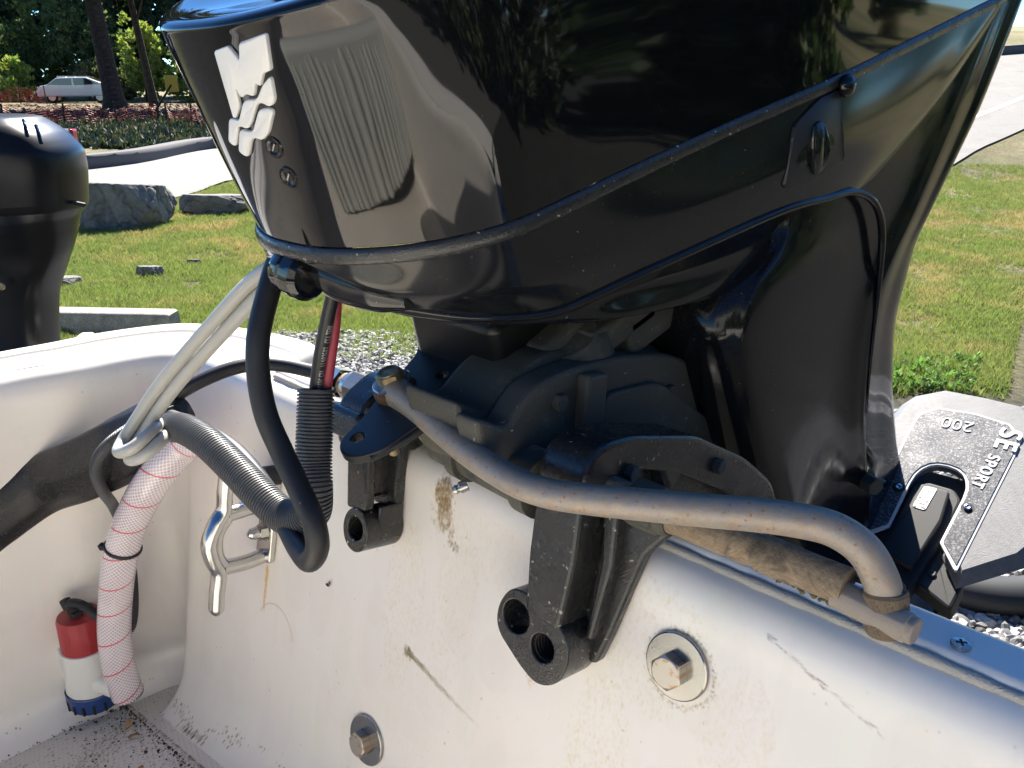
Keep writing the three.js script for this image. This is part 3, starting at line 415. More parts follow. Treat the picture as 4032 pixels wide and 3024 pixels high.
part('emblem', emblem([[0.015, 0.027], [0.0314, 0.0301], [0.0373, 0.021], [0.0426, 0.0313], [0.0652, 0.0351], [0.06, 0.0142], [0.0529, 0.0128], [0.0466, 0.0047], [0.0444, 0.0078], [0.0376, -0.0011], [0.031, 0.0005], [0.0244, -0.0022], [0.0227, 0.0047], [0.0185, -0.0082], [0.008, -0.0164], [0.0054, -0.0162]], 0.0022), M.emblem, motor, 'white raised letter M cut off below by waves');
part('emblem', emblem([[0.058, 0.0108], [0.0542, -0.0046], [0.0481, -0.0083], [0.0434, -0.0052], [0.0381, -0.0058], [0.0245, -0.0191], [0.0178, -0.0232], [0.01, -0.0217], [0.0069, -0.0223], [-0.0055, -0.0367], [-0.0104, -0.0372], [-0.0143, -0.0341], [-0.0011, -0.018], [0.0038, -0.0173], [0.011, -0.0185], [0.0238, -0.006], [0.0285, -0.0038], [0.0397, -0.0032], [0.0482, 0.0047]]), M.emblem, motor, 'white raised upper wave');
part('emblem', emblem([[0.0496, -0.0115], [0.0386, -0.0253], [0.0301, -0.0301], [0.0232, -0.0286], [0.0178, -0.0305], [0.0063, -0.0426], [0.0018, -0.044], [-0.0053, -0.0408], [0.0066, -0.0258], [0.0109, -0.0245], [0.0182, -0.0254], [0.0242, -0.0241], [0.037, -0.0106], [0.042, -0.0092], [0.0484, -0.0094]]), M.emblem, motor, 'white raised lower wave');
for (const q of [[0.0165, 1.4625, 0.142], [0.019, 1.443, 0.135]]) {
  const d = V(...q).sub(EQ), s = onCowl(d.dot(EX), d.dot(EY)), n = V(0.3, -0.25, 0.92).normalize();
  const c = part('cowl_screw', lathe([[0.0001, 0.0004], [0.0035, 0.0006], [0.0052, 0.0016], [0.0066, 0.0017], [0.0078, 0.0002], [0.0078, -0.004]], s, n, 32), M.gloss, motor); part('screw_slot', roundBox(0.006, 0.0012, 0.0016, 0.0003, s.clone().addScaledVector(n, 0.0008).toArray(), [0.3, 0.3, 0.9]), M.zinc, c);
}
// rubber boot and cable gland under the nose
part('cable_boot', [lathe([[0.0001, 0], [0.012, 0], [0.0165, 0.002], [0.0180, 0.006], [0.0178, 0.0135], [0.0160, 0.0155], [0.0160, 0.0165], [0.0183, 0.018], [0.0190, 0.024], [0.0186, 0.031], [0.015, 0.036], [0.0001, 0.037]], [-0.042, 1.363, 0.119], [0.97, -0.08, 0.0], 48)], M.gloss, motor);
part('cable_hump', loft([[-0.012, 0.012], [0.004, 0.0185], [0.02, 0.0185], [0.045, 0.0155], [0.070, 0.006]].map(([x, r], k) => [...Array(12)].map((_, i) => { const a = i / 12 * 6.2832; return [x, 1.366 - k * 0.004 + Math.sin(a) * r, 0.108 - k * 0.005 + Math.cos(a) * r * 0.9]; })), { N: 36, M: 24, caps: [true, true] }), M.glossDusty, motor);
// latch plate and bumper on the port side, laid on the cowl
{
  const hitG = new THREE.Mesh(lowGeo, new THREE.MeshBasicMaterial({ side: THREE.DoubleSide })); hitG.updateMatrixWorld(true);
  const lay = (g) => { const p = g.attributes.position; for (let i = 0; i < p.count; i++) { caster.set(V(0.5, p.getY(i), p.getZ(i)), V(-1, 0, 0)); const h = caster.intersectObject(hitG)[0]; p.setX(i, (h ? h.point.x : 0.176) + p.getX(i)); } g.deleteAttribute('normal'); const m = mergeVertices(g, 1e-6); m.computeVertexNormals(); return toCreasedNormals(m, 0.6); };
  const P = [[1.484, -0.309], [1.492, -0.342], [1.425, -0.369], [1.405, -0.300], [1.407, -0.270], [1.462, -0.274]].map(([y, z]) => [-z, y]);
  const grid = (s, d, b) => lay(ext(s, d, { o: [-0.002, 0, 0], u: [0, 0, -1], v: [0, 1, 0], bevel: b }));
  const lat = part('latch_panel', grid(shapeOf(P, 0.007), 0.0052, 0.0016), M.plate, motor);
  part('latch_pad', grid(shapeOf([[0.300, 1.462], [0.316, 1.466], [0.334, 1.440], [0.330, 1.418], [0.314, 1.414], [0.302, 1.436]], 0.010), 0.0064, 0.0022), M.glossDusty, lat);
  part('bumper', new THREE.SphereGeometry(0.0095, 20, 14).scale(0.8, 1.1, 1.3).translate(0.186, 1.4945, -0.345), M.gloss, motor);
}
// steering arm plate, in the plane across the steering axis
const t20 = THREE.MathUtils.degToRad(20), AW = V(0, -Math.sin(t20), Math.cos(t20)), AU = V(0, Math.cos(t20), Math.sin(t20)), AO = V(0.03, 1.205, -0.01).addScaledVector(AW, -0.05);
const ap = (x, w, u) => AO.clone().add(V(x, 0, 0)).addScaledVector(AW, w).addScaledVector(AU, u);
{
  const s = shapeOf([[-0.061, 0.145], [-0.069, 0.136], [-0.072, 0.116], [-0.087, 0.067], [-0.103, 0.012], [-0.148, -0.036], [-0.144, -0.050], [-0.075, -0.052], [-0.052, -0.044], [-0.016, -0.020], [-0.006, -0.005], [-0.008, 0.022], [-0.015, 0.093], [-0.020, 0.130], [-0.034, 0.147], [-0.049, 0.150]], 0.010);
  s.holes.push(hole(-0.055, 0.128, 0.0062), hole(-0.050, 0.028, 0.0052));
  const a = part('steering_arm', ext(s, 0.0085, { o: ap(0, 0, 0.034).toArray(), u: [1, 0, 0], v: AW.toArray(), bevel: 0.0014, curve: 12 }), M.plate, motor);
  part('arm_rib', sweep([[-0.012, 0.0, 0.0345], [-0.016, 0.05, 0.0345], [-0.022, 0.10, 0.0345], [-0.034, 0.138, 0.0345]].map(p => ap(p[0] + 0.006, p[1], p[2] - 0.006)), 0.004, { seg: 30, rad: 10 }), M.plate, a);
  for (const [x, w, t] of [[-0.127, -0.026, 0.4], [-0.066, -0.030, 0.1]]) part('arm_bolt', hexHead(ap(x, w, 0.034), AU, 0.021, 0.017, t), M.castDusty, a);
  part('arm_pin', lathe([[0.0001, 0], [0.0048, 0], [0.0048, 0.007], [0.003, 0.009], [0.0001, 0.009]], ap(-0.028, 0.115, 0.024), AU.clone().negate(), 20), M.brassBolt, a);
  part('arm_lug', [roundBox(0.05, 0.035, 0.10, 0.01, ap(0.01, -0.075, 0.03).toArray(), [0.35, 0, 0])], M.castDusty, motor);
}
// swivel bracket between the clamps: a dusty casting of plates and ribs
const yz = a => a.map(([y, z]) => [-z, y]);
const slab = (pts, x0, x1, bevel, round = 0.01, bs = 2) => ext(shapeOf(yz(pts), round), x1 - x0, { o: [x0, 0, 0], u: [0, 0, -1], v: [0, 1, 0], bevel, bs });
part('swivel_bracket', [
  slab([[1.258, 0.052], [1.236, 0.016], [1.250, 0.002], [1.264, -0.018], [1.268, -0.06], [1.262, -0.133], [1.246, -0.212], [1.222, -0.268], [1.147, -0.362], [1.07, -0.439], [1.002, -0.489], [0.95, -0.47], [1.00, -0.32], [1.10, -0.14], [1.125, -0.085], [1.17, 0.002], [1.205, 0.040]], 0.07, 0.098, 0.005, 0.016, 3),
  slab([[1.262, 0.045], [1.240, 0.010], [1.262, -0.02], [1.275, -0.06], [1.27, -0.15], [1.24, -0.24], [1.10, -0.42], [1.0, -0.40], [1.10, -0.12], [1.17, 0.0], [1.205, 0.035]], 0.0, 0.07, 0.008, 0.014, 3),
  slab([[1.235, -0.10], [1.225, -0.19], [1.12, -0.34], [1.06, -0.36], [1.10, -0.22], [1.15, -0.10]], 0.098, 0.106, 0.003, 0.02),
], M.castDusty, motor);
part('swivel_rib', [slab([[1.262, -0.07], [1.258, -0.10], [1.11, -0.085], [1.12, -0.065]], 0.096, 0.112, 0.004, 0.006), slab([[1.22, -0.262], [1.205, -0.275], [1.04, -0.40], [1.05, -0.385]], 0.096, 0.110, 0.003, 0.004)], M.castDusty, motor);
part('dark_gap_block', roundBox(0.12, 0.08, 0.36, 0.012, [-0.02, 1.302, -0.21], [0.22, 0, 0]), M.semi, motor);  // added dark block, fills the gap in the dark recess under the cowl
for (const [y, z] of [[1.243, -0.045], [1.205, -0.215]]) part('swivel_bolt', hexHead([0.098, y, z], [1, 0, 0], 0.014, 0.007, y * 3), M.castDusty, motor);
for (const [y, z] of [[1.208, -0.035], [1.165, -0.175]]) part('arch_bolt', hexHead([0.182, y, z], [1, 0, 0], 0.013, 0.007, y * 5), M.castDusty, motor);
part('swivel_head', [lathe([[0.0001, 0.0], [0.034, 0.0], [0.038, 0.005], [0.038, 0.055], [0.030, 0.062], [0.0001, 0.064]], [0.055, 1.225, -0.135], [0, 0.875, 0.485], 40), roundBox(0.07, 0.03, 0.10, 0.006, [0.05, 1.282, -0.16], [0.25, 0, 0])], M.castDusty, motor);
part('mount_bracket', [roundBox(0.03, 0.04, 0.10, 0.006, [0.07, 1.278, -0.215], [0.25, 0, 0]), roundBox(0.010, 0.022, 0.016, 0.004, [0.096, 1.277, -0.255], [0.35, 0, 0])], M.castDusty, motor);
part('grease_nipple', [lathe([[0.0001, 0.014], [0.0028, 0.013], [0.0042, 0.010], [0.0034, 0.008], [0.0052, 0.006], [0.0052, 0]], [0.062, 1.178, 0.028], [-0.55, -0.35, 0.75], 20)], M.zinc, motor);
part('swivel_tube', [cyl([0.0, 1.192, -0.004], [0.128, 1.190, 0.004], 0.023, 0.023, 36), cyl([0.03, 1.191, -0.002], [0.042, 1.191, -0.001], 0.027, 0.027, 36), cyl([0.112, 1.190, 0.003], [0.128, 1.190, 0.004], 0.027, 0.027, 36)], M.castDusty, motor);
// clamp brackets
{
  const R = part('clamp_bracket', [
    ext(shapeOf([[0.137, 0.215], [0.181, 0.215], [0.184, 0.15], [0.180, 0.092], [0.146, 0.092], [0.140, 0.14]], 0.006), 0.036, { o: tp(0, 0, 0.012).toArray(), u: [1, 0, 0], v: TV.toArray(), bevel: 0.003 }),
    ext(shapeOf([[0.135, 0.22], [0.252, 0.205], [0.222, 0.165], [0.205, 0.09], [0.196, 0.058], [0.15, 0.07]], 0.008), 0.013, { o: tp(0, 0, 0.0).toArray(), u: [1, 0, 0], v: TV.toArray(), bevel: 0.003 }),
    ext(shapeOf([[0.186, 0.2], [0.2, 0.2], [0.204, 0.15], [0.197, 0.085], [0.190, 0.085], [0.193, 0.15]], 0.004), 0.026, { o: tp(0, 0, 0.0).toArray(), u: [1, 0, 0], v: TV.toArray(), bevel: 0.003 }),
    (() => { const s = shapeOf([[0.124, 0.1045], [0.114, 0.084], [0.117, 0.064], [0.148, 0.045], [0.166, 0.038], [0.184, 0.046], [0.194, 0.066], [0.190, 0.088], [0.172, 0.102], [0.140, 0.108]], 0.012); s.holes.push(hole(0.1355, 0.0835, 0.0140), hole(0.1665, 0.0705, 0.0118)); return ext(s, 0.040, { o: tp(0, 0, 0.006).toArray(), u: [1, 0, 0], v: TV.toArray(), bevel: 0.0014, curve: 24 }); })(),
  ], M.cast, motor, 'clamp bracket nearer the camera with two holes at its foot');
  part('bracket_thread', [...Array(9)].map((_, i) => { const g = new THREE.TorusGeometry(0.0112, 0.0008, 6, 32); g.applyQuaternion(new THREE.Quaternion().setFromUnitVectors(V(0, 0, 1), TN)); g.translate(...tp(0.1665, 0.0705, 0.012 + i * 0.0036).toArray()); return g; }), M.cast, R);
  part('bracket_arch', [
    ext(shapeOf(yz([[1.165, 0.018], [1.215, 0.024], [1.236, 0.016], [1.243, -0.004], [1.238, -0.04], [1.207, -0.137], [1.151, -0.236], [1.103, -0.299], [1.041, -0.339], [1.02, -0.318], [1.080, -0.262], [1.128, -0.2], [1.180, -0.11], [1.205, -0.05], [1.195, -0.014], [1.165, -0.010]]), 0.014), 0.045, { o: [0.182, 0, 0], u: [0, 0, -1], v: [0, 1, 0], bevel: 0.005, bs: 3 }).translate(-0.045, 0, 0),
    ext(shapeOf(yz([[1.17, 0.02], [1.222, 0.018], [1.236, -0.006], [1.2, -0.135], [1.145, -0.23], [1.04, -0.33], [1.02, -0.25], [1.12, -0.02]]), 0.014), 0.012, { o: [0.152, 0, 0], u: [0, 0, -1], v: [0, 1, 0], bevel: 0.003 }),
    roundBox(0.03, 0.05, 0.022, 0.005, [0.165, 1.19, -0.10], [0.5, 0, 0]),
  ], M.cast, motor);
  const Lb = part('clamp_bracket', [
    ext(shapeOf([[-0.108, 0.2], [-0.078, 0.2], [-0.073, 0.15], [-0.068, 0.1], [-0.098, 0.095], [-0.105, 0.14]], 0.005), 0.012, { o: tp(0, 0, 0.034).toArray(), u: [1, 0, 0], v: TV.toArray(), bevel: 0.003 }),
    ext(shapeOf([[-0.108, 0.2], [-0.086, 0.2], [-0.082, 0.15], [-0.078, 0.11], [-0.098, 0.1], [-0.105, 0.14]], 0.005), 0.036, { o: tp(0, 0, 0.002).toArray(), u: [1, 0, 0], v: TV.toArray(), bevel: 0.003 }),
    ext(shapeOf([[-0.112, 0.2], [-0.060, 0.2], [-0.066, 0.15], [-0.064, 0.1], [-0.098, 0.095], [-0.108, 0.14]], 0.005), 0.013, { o: tp(0, 0, 0).toArray(), u: [1, 0, 0], v: TV.toArray(), bevel: 0.003 }),
    (() => { const s = new THREE.Shape(); s.absellipse(-0.0795, 0.0775, 0.0195, 0.0225, 0, Math.PI * 2); s.holes.push(hole(-0.0795, 0.079, 0.0118)); return ext(s, 0.046, { o: tp(0, 0, 0.001).toArray(), u: [1, 0, 0], v: TV.toArray(), bevel: 0.0016, bs: 3, curve: 28 }); })(),
    ext(shapeOf([[-0.068, 0.105], [-0.062, 0.105], [-0.060, 0.072], [-0.064, 0.066]], 0.004), 0.03, { o: tp(0, 0, 0.002).toArray(), u: [1, 0, 0], v: TV.toArray(), bevel: 0.003 }),
    roundBox(0.055, 0.03, 0.07, 0.008, [-0.088, 1.19, 0.015], [-0.2, 0, 0]),
  ], M.cast, motor, 'clamp bracket farther from the camera with one round eye at its foot');
  void Lb;
  part('bracket_arch', ext(shapeOf(yz([[1.165, 0.045], [1.215, 0.04], [1.235, 0.0], [1.2, -0.13], [1.1, -0.28], [1.03, -0.3], [1.12, -0.1], [1.16, 0.0]]), 0.014), 0.04, { o: [-0.105, 0, 0], u: [0, 0, -1], v: [0, 1, 0], bevel: 0.005 }), M.cast, motor);
}
// tilt tube with its nuts
const tube = part('tilt_tube', sweep([[-0.165, 1.2, -0.012], [0.0, 1.2, -0.012], [0.2, 1.2, -0.012], [0.368, 1.2, -0.012]], d => 0.0126 + (Math.abs(d - 0.452) < 0.003 || Math.abs(d - 0.470) < 0.0035 ? -0.0010 : 0) + (d > 0.478 && d < 0.50 ? 0.0007 : 0), { seg: 260, rad: 28, up: [0, 1, 0] }), M.tubeDirty, motor);
part('tube_nut', [hexHead([0.205, 1.2, -0.012], [1, 0, 0], 0.034, 0.026, 0.2), lathe([[0.0001, 0.008], [0.014, 0.008], [0.0155, 0.006], [0.0165, 0]], [0.231, 1.2, -0.012], [1, 0, 0])], M.castDusty, tube);
part('tube_nut', [hexHead([-0.126, 1.2, -0.012], [-1, 0, 0], 0.034, 0.022, 0.1), lathe([[0.0001, 0.014], [0.012, 0.013], [0.0155, 0.01], [0.0165, 0]], [-0.146, 1.2, -0.012], [-1, 0, 0])], M.zinc, tube);
seed = 99;
part('grime', [...Array(150)].map(() => { const t = rnd(), g = new THREE.IcosahedronGeometry(rr(0.0010, 0.0028) * (0.6 + 0.7 * t), 1); const p = g.attributes.position; for (let i = 0; i < p.count; i++) { const k = 1 + 0.5 * perlin.noise(p.getX(i) * 700 + t * 40, p.getY(i) * 700, p.getZ(i) * 700); p.setXYZ(i, p.getX(i) * k, p.getY(i) * k, p.getZ(i) * k); } const a = rr(2.2, 5.2); g.translate(0.335 + t * 0.063 - rnd() * 0.03, 1.198 + Math.sin(a) * 0.0122 * (1 + (t > 0.7 ? (t - 0.7) * 1.0 : 0)), -0.012 + Math.cos(a) * 0.0122); return g; }), M.grime, tube);

// ---------------------------------------------------------------- steering link and cable
{
  const k = thing('steering_link', 'bent weathered steel steering link rod bolted to the black steering arm', 'steering link', [0.15, 1.2, 0.03]);
  part('rod', sweep([[-0.036, 1.2345, 0.0215], [-0.013, 1.2325, 0.026], [0.025, 1.2275, 0.034], [0.085, 1.2215, 0.0465], [0.119, 1.219, 0.051], [0.149, 1.218, 0.053], [0.175, 1.2195, 0.051], [0.201, 1.223, 0.0455], [0.271, 1.233, 0.024], [0.331, 1.2385, -0.001], [0.356, 1.2375, -0.009], [0.374, 1.229, -0.0125], [0.3865, 1.2135, -0.0125], [0.3925, 1.199, -0.0115]], (d, a, k) => 0.0112 + 0.0036 * Math.pow(Math.max(0, 1 - d / 0.055), 1.5), { seg: 160, rad: 28 }), M.rod, k);
  const e = V(-0.042, 1.2365, 0.019), ax = AU.clone().addScaledVector(V(-1, 0, 0), 0.05).normalize();
  part('rod_eye', lathe([[0.0001, -0.0125], [0.015, -0.0120], [0.0190, -0.0080], [0.0205, -0.001], [0.0195, 0.004], [0.017, 0.0055], [0.0001, 0.0058]], e, ax, 48), M.rodEye, k);
  part('washer', lathe([[0.0001, 0.0082], [0.0178, 0.0080], [0.0187, 0.0072], [0.0187, 0.0056]], e, ax, 48), M.zinc, k);
  part('bolt_head', [hexHead(e.clone().addScaledVector(ax, 0.0080), ax, 0.0225, 0.0098, 0.15), lathe([[0.0078, 0.0186], [0.0101, 0.0186], [0.0105, 0.0172], [0.0078, 0.0172]], e, ax, 40)], M.brassBolt, k);
  part('seal_ring', new THREE.TorusGeometry(0.0100, 0.0013, 10, 40).rotateX(Math.PI / 2).rotateZ(0.25).translate(0.3895, 1.2085, -0.0145), M.rubberMatt, k);
  part('end_collar', lathe([[0.0001, 0.012], [0.0122, 0.012], [0.0135, 0.010], [0.0135, -0.012], [0.0115, -0.016], [0.0001, -0.016]], [0.3925, 1.196, -0.0118], [-0.22, 0.97, -0.1], 40), M.tubeDirty, k);
  const c = thing('steering_cable', 'black steering cable with steel end fitting running into the far end of the tilt tube', 'steering cable', [-0.25, 1.18, -0.03]);
  part('cable', sweep([[-0.245, 1.184, -0.040], [-0.268, 1.1845, -0.034], [-0.295, 1.187, -0.022], [-0.318, 1.189, -0.003], [-0.336, 1.186, 0.023], [-0.352, 1.176, 0.051], [-0.367, 1.163, 0.073], [-0.390, 1.143, 0.090], [-0.422, 1.118, 0.103], [-0.5, 1.07, 0.13]], 0.0082, { seg: 90, rad: 20 }), M.rubber, c);
  part('end_fitting', [sweep([[-0.165, 1.2, -0.012], [-0.19, 1.196, -0.02], [-0.22, 1.189, -0.032], [-0.25, 1.1835, -0.042]], d => 0.0082 + (d > 0.05 ? 0.001 : 0), { seg: 40, rad: 20 })], M.rod, c);
  part('cable_nut', [hexHead([-0.165, 1.2, -0.0122], [-1, -0.1, -0.2], 0.029, 0.022, 0.4)], M.zinc, c);
  part('ram_tip', [lathe([[0.0001, 0.0505], [0.0078, 0.0505], [0.0086, 0.0495], [0.0088, 0.0465], [0.0096, 0.0455], [0.0096, 0.0]], [0.363, 1.1945, -0.0095], [1, -0.02, 0.1], 36)], M.rod, c);
}

// ---------------------------------------------------------------- hydrofoil and the plate it is bolted to
{
  const t = THREE.MathUtils.degToRad(29), p = THREE.MathUtils.degToRad(-1), w0 = V(0, -Math.sin(t), Math.cos(t)), U = V(0, Math.cos(t), Math.sin(t));
  const FX = V(1, 0, 0).multiplyScalar(Math.cos(p)).addScaledVector(w0, Math.sin(p)), FB = w0.clone().multiplyScalar(Math.cos(p)).add(V(-Math.sin(p), 0, 0));
  const O = V(0.03, 1.205, -0.01).addScaledVector(w0, -0.05), fp = (a, b, u) => O.clone().addScaledVector(FX, a).addScaledVector(FB, b).addScaledVector(U, u);
  // shapes are drawn with b reversed (aft is up) so that the extrusion rises along U
  const E = (pts, u0, h, o = {}, rnd0 = 0) => { const s = Array.isArray(pts) ? shapeOf(pts.map(([a, b]) => [a, -b]), rnd0) : pts; return ext(s, h, { o: fp(0, 0, u0).toArray(), u: FX.toArray(), v: FB.clone().negate().toArray(), ...o }); };
  const h = thing('hydrofoil', 'grey plastic hydrofoil with speckled panel and white lettering fixed to the motor leg', 'hydrofoil', fp(0.204, -0.5, -0.63).toArray());
  const half = [[0.204, -0.684], [0.262, -0.682], [0.300, -0.655], [0.312, -0.630], [0.350, -0.425], [0.340, -0.400], [0.276, -0.333], [0.244, -0.375], [0.243, -0.470], [0.241, -0.489], [0.236, -0.503], [0.228, -0.513], [0.218, -0.519], [0.204, -0.521]];
  const mir = a => a.concat(a.slice(1, -1).reverse().map(([x, y]) => [0.408 - x, y])), outline = mir(half);
  const plasticTex = dtex(256, 256, (x, y) => { const v = 0.43 + 0.08 * tn(x, y, 30, 4, 3); return [v, v, v * 1.02]; }, { rep: [5, 5] });
  const grey = std({ map: plasticTex, roughness: 0.5, bumpMap: fineBump, bumpScale: 0.0003 });
  part('wing', E(outline, -0.634, 0.032, { bevel: 0.0155, bs: 1 }), grey, h);
  part('slot_floor', E([[0.15, -0.53], [0.258, -0.53], [0.258, -0.38], [0.15, -0.38]], -0.645, 0.006, { bevel: 0.001 }), grey, h);
  part('front_block', E([[0.214, -0.42], [0.252, -0.375], [0.282, -0.35], [0.28, -0.30], [0.21, -0.33]], -0.655, 0.035, { bevel: 0.004 }, 0.008), M.plate, h);
  const pan = [[0.204, -0.634], [0.256, -0.628], [0.278, -0.605], [0.279, -0.57], [0.272, -0.350], [0.268, -0.350], [0.238, -0.385], [0.240, -0.470], [0.2385, -0.488], [0.234, -0.501], [0.227, -0.511], [0.217, -0.517], [0.204, -0.519]];
  const shrink = mir(pan);
  const white = std({ color: rgb(0.66, 0.66, 0.67), roughness: 0.4 });
  part('border', E(shrink, -0.606, 0.0052, { bevel: 0.0008 }, 0.003), white, h);
  const pin = [[0.204, -0.6305], [0.254, -0.625], [0.274, -0.603], [0.2755, -0.57], [0.2688, -0.357], [0.2415, -0.387], [0.2435, -0.470], [0.242, -0.489], [0.237, -0.5035], [0.2292, -0.514], [0.2185, -0.5205], [0.204, -0.5225]];
  const speck = ctex(512, 512, (c) => { seed = 61; c.fillStyle = 'rgb(66,67,71)'; c.fillRect(0, 0, 512, 512); for (let i = 0; i < 5200; i++) { const v = rr(60, 170) | 0; c.fillStyle = `rgba(${v},${v},${v + 3},0.6)`; c.fillRect(rnd() * 512, rnd() * 512, rr(3, 9), rr(3, 7)); } }, { rep: [6, 6] });
  const panel = part('panel', E(mir(pin), -0.6046, 0.005, { bevel: 0.0006 }, 0.003), std({ map: speck, roughness: 0.4, metalness: 0.2, bumpMap: fineBump, bumpScale: 0.0004 }), h);
  const word = (txt, font, size, a, b, dirA, dirB) => {         // baseline starts at (a, b), runs along dir, lies on the panel
    const g = new TextGeometry(txt, { font, size, depth: 0.0010, curveSegments: 5, bevelEnabled: false });
    const d = FX.clone().multiplyScalar(dirA).addScaledVector(FB, dirB).normalize(), up = V().crossVectors(U, d);
    g.applyMatrix4(new THREE.Matrix4().makeBasis(d, up, U).setPosition(...fp(a, b, -0.5994).toArray())); return part('lettering', g, white, panel);
  };
  word('SE', fontB, 0.030, 0.247, -0.618, 0.02, 1);
  word('SPORT', fontB, 0.016, 0.2475, -0.562, -0.07, 1);
  word('200', fontR, 0.020, 0.212, -0.612, -1, 0.06);
  for (const [a, b] of [[0.2515, -0.455], [0.1565, -0.455], [0.242, -0.344]]) {
    const u = b > -0.4 ? -0.6205 : -0.5998;
    const s = part('fin_bolt', lathe([[0.0001, 0.0025], [0.0035, 0.0034], [0.0052, 0.0026], [0.0056, 0.0]], fp(a, b, u), U, 24), b > -0.4 ? M.plate : M.stainless, h);
    part('bolt_recess', lathe([[0.0056, 0.0002], [0.0088, 0.0004], [0.0092, -0.0005], [0.0092, -0.004]], fp(a, b, u), U, 28), M.dark, s);
  }
  const v = part('ventilation_plate', E([[0.168, -0.40], [0.168, -0.475], [0.185, -0.488], [0.224, -0.488], [0.238, -0.472], [0.238, -0.40], [0.228, -0.30], [0.12, -0.28], [0.12, -0.36]], -0.640, 0.030, { bevel: 0.004 }, 0.008), M.rubberMatt, motor);
  part('tab_block', E([[0.182, -0.42], [0.182, -0.474], [0.222, -0.474], [0.228, -0.42], [0.22, -0.33], [0.17, -0.34]], -0.611, 0.012, { bevel: 0.003 }, 0.005), M.rubberMatt, v);
  part('decal', E([[0.1855, -0.428], [0.1875, -0.470], [0.2055, -0.472], [0.2035, -0.428]], -0.5992, 0.0012, { bevel: 0.0002 }, 0.004), std({ map: ctex(128, 128, (c) => { seed = 5; c.fillStyle = '#e9e9e9'; c.fillRect(0, 0, 128, 128); c.fillStyle = 'rgba(60,60,62,0.8)'; for (let i = 0; i < 26; i++) c.fillRect(rnd() * 128, rnd() * 128, rr(8, 26), rr(5, 12)); }, { rep: [24, 24] }), roughness: 0.4 }), v);
}

// ---------------------------------------------------------------- hoses and cables in the splash well
const hose = (name, label, cat, pts, r, mat, o = {}, pn = 'tube') => { const t = thing(name, label, cat, pts[Math.floor(pts.length / 2)]); part(pn, sweep(pts, r, { seg: 140, rad: 22, ...o }), mat, t); return t; };
{
  const A = [[-0.055, 1.370, 0.082], [-0.068, 1.360, 0.096], [-0.084, 1.349, 0.106], [-0.108, 1.332, 0.113], [-0.14, 1.306, 0.12], [-0.2, 1.258, 0.13], [-0.251, 1.211, 0.143], [-0.283, 1.170, 0.158], [-0.286, 1.153, 0.171], [-0.270, 1.150, 0.182], [-0.245, 1.161, 0.176], [-0.246, 1.170, 0.158], [-0.268, 1.166, 0.140], [-0.31, 1.15, 0.12]];
  const t = thing('grey_hose', 'pair of light grey hoses running from under the motor nose and looping back on themselves', 'hose', [-0.2, 1.26, 0.13]);
  const off = (d, e) => A.map(([x, y, z], i) => { const k = Math.min(1, 0.75 + i * 0.1); return [x + d[0] * e * k, y + d[1] * e * k, z + d[2] * e * k]; });
  part('tube', sweep(off([-0.475, 0.68, 0.55], 0.0064), 0.0063, { seg: 160, rad: 20 }), M.greyHose, t);
  part('tube', sweep(off([0.475, -0.68, -0.55], 0.0064), 0.0063, { seg: 160, rad: 20 }), M.greyHose, t);
}
hose('black_hose', 'thick black rubber hose hanging in a long loop below the motor nose', 'hose', [[-0.06, 1.39, 0.095], [-0.068, 1.365, 0.108], [-0.064, 1.338, 0.124], [-0.058, 1.309, 0.139], [-0.052, 1.282, 0.146], [-0.040, 1.250, 0.150], [-0.023, 1.222, 0.149], [-0.001, 1.198, 0.150], [0.019, 1.177, 0.152], [0.024, 1.158, 0.1535], [0.011, 1.139, 0.153], [-0.024, 1.129, 0.142], [-0.073, 1.130, 0.126], [-0.137, 1.136, 0.108], [-0.206, 1.146, 0.098], [-0.269, 1.151, 0.1], [-0.33, 1.150, 0.106]], 0.0094, M.rubber, { seg: 200 });
const ribs = (r, pitch, depth) => (d) => { const k = (d / pitch) % 1; return r - (k > 0.6 ? depth : 0); };
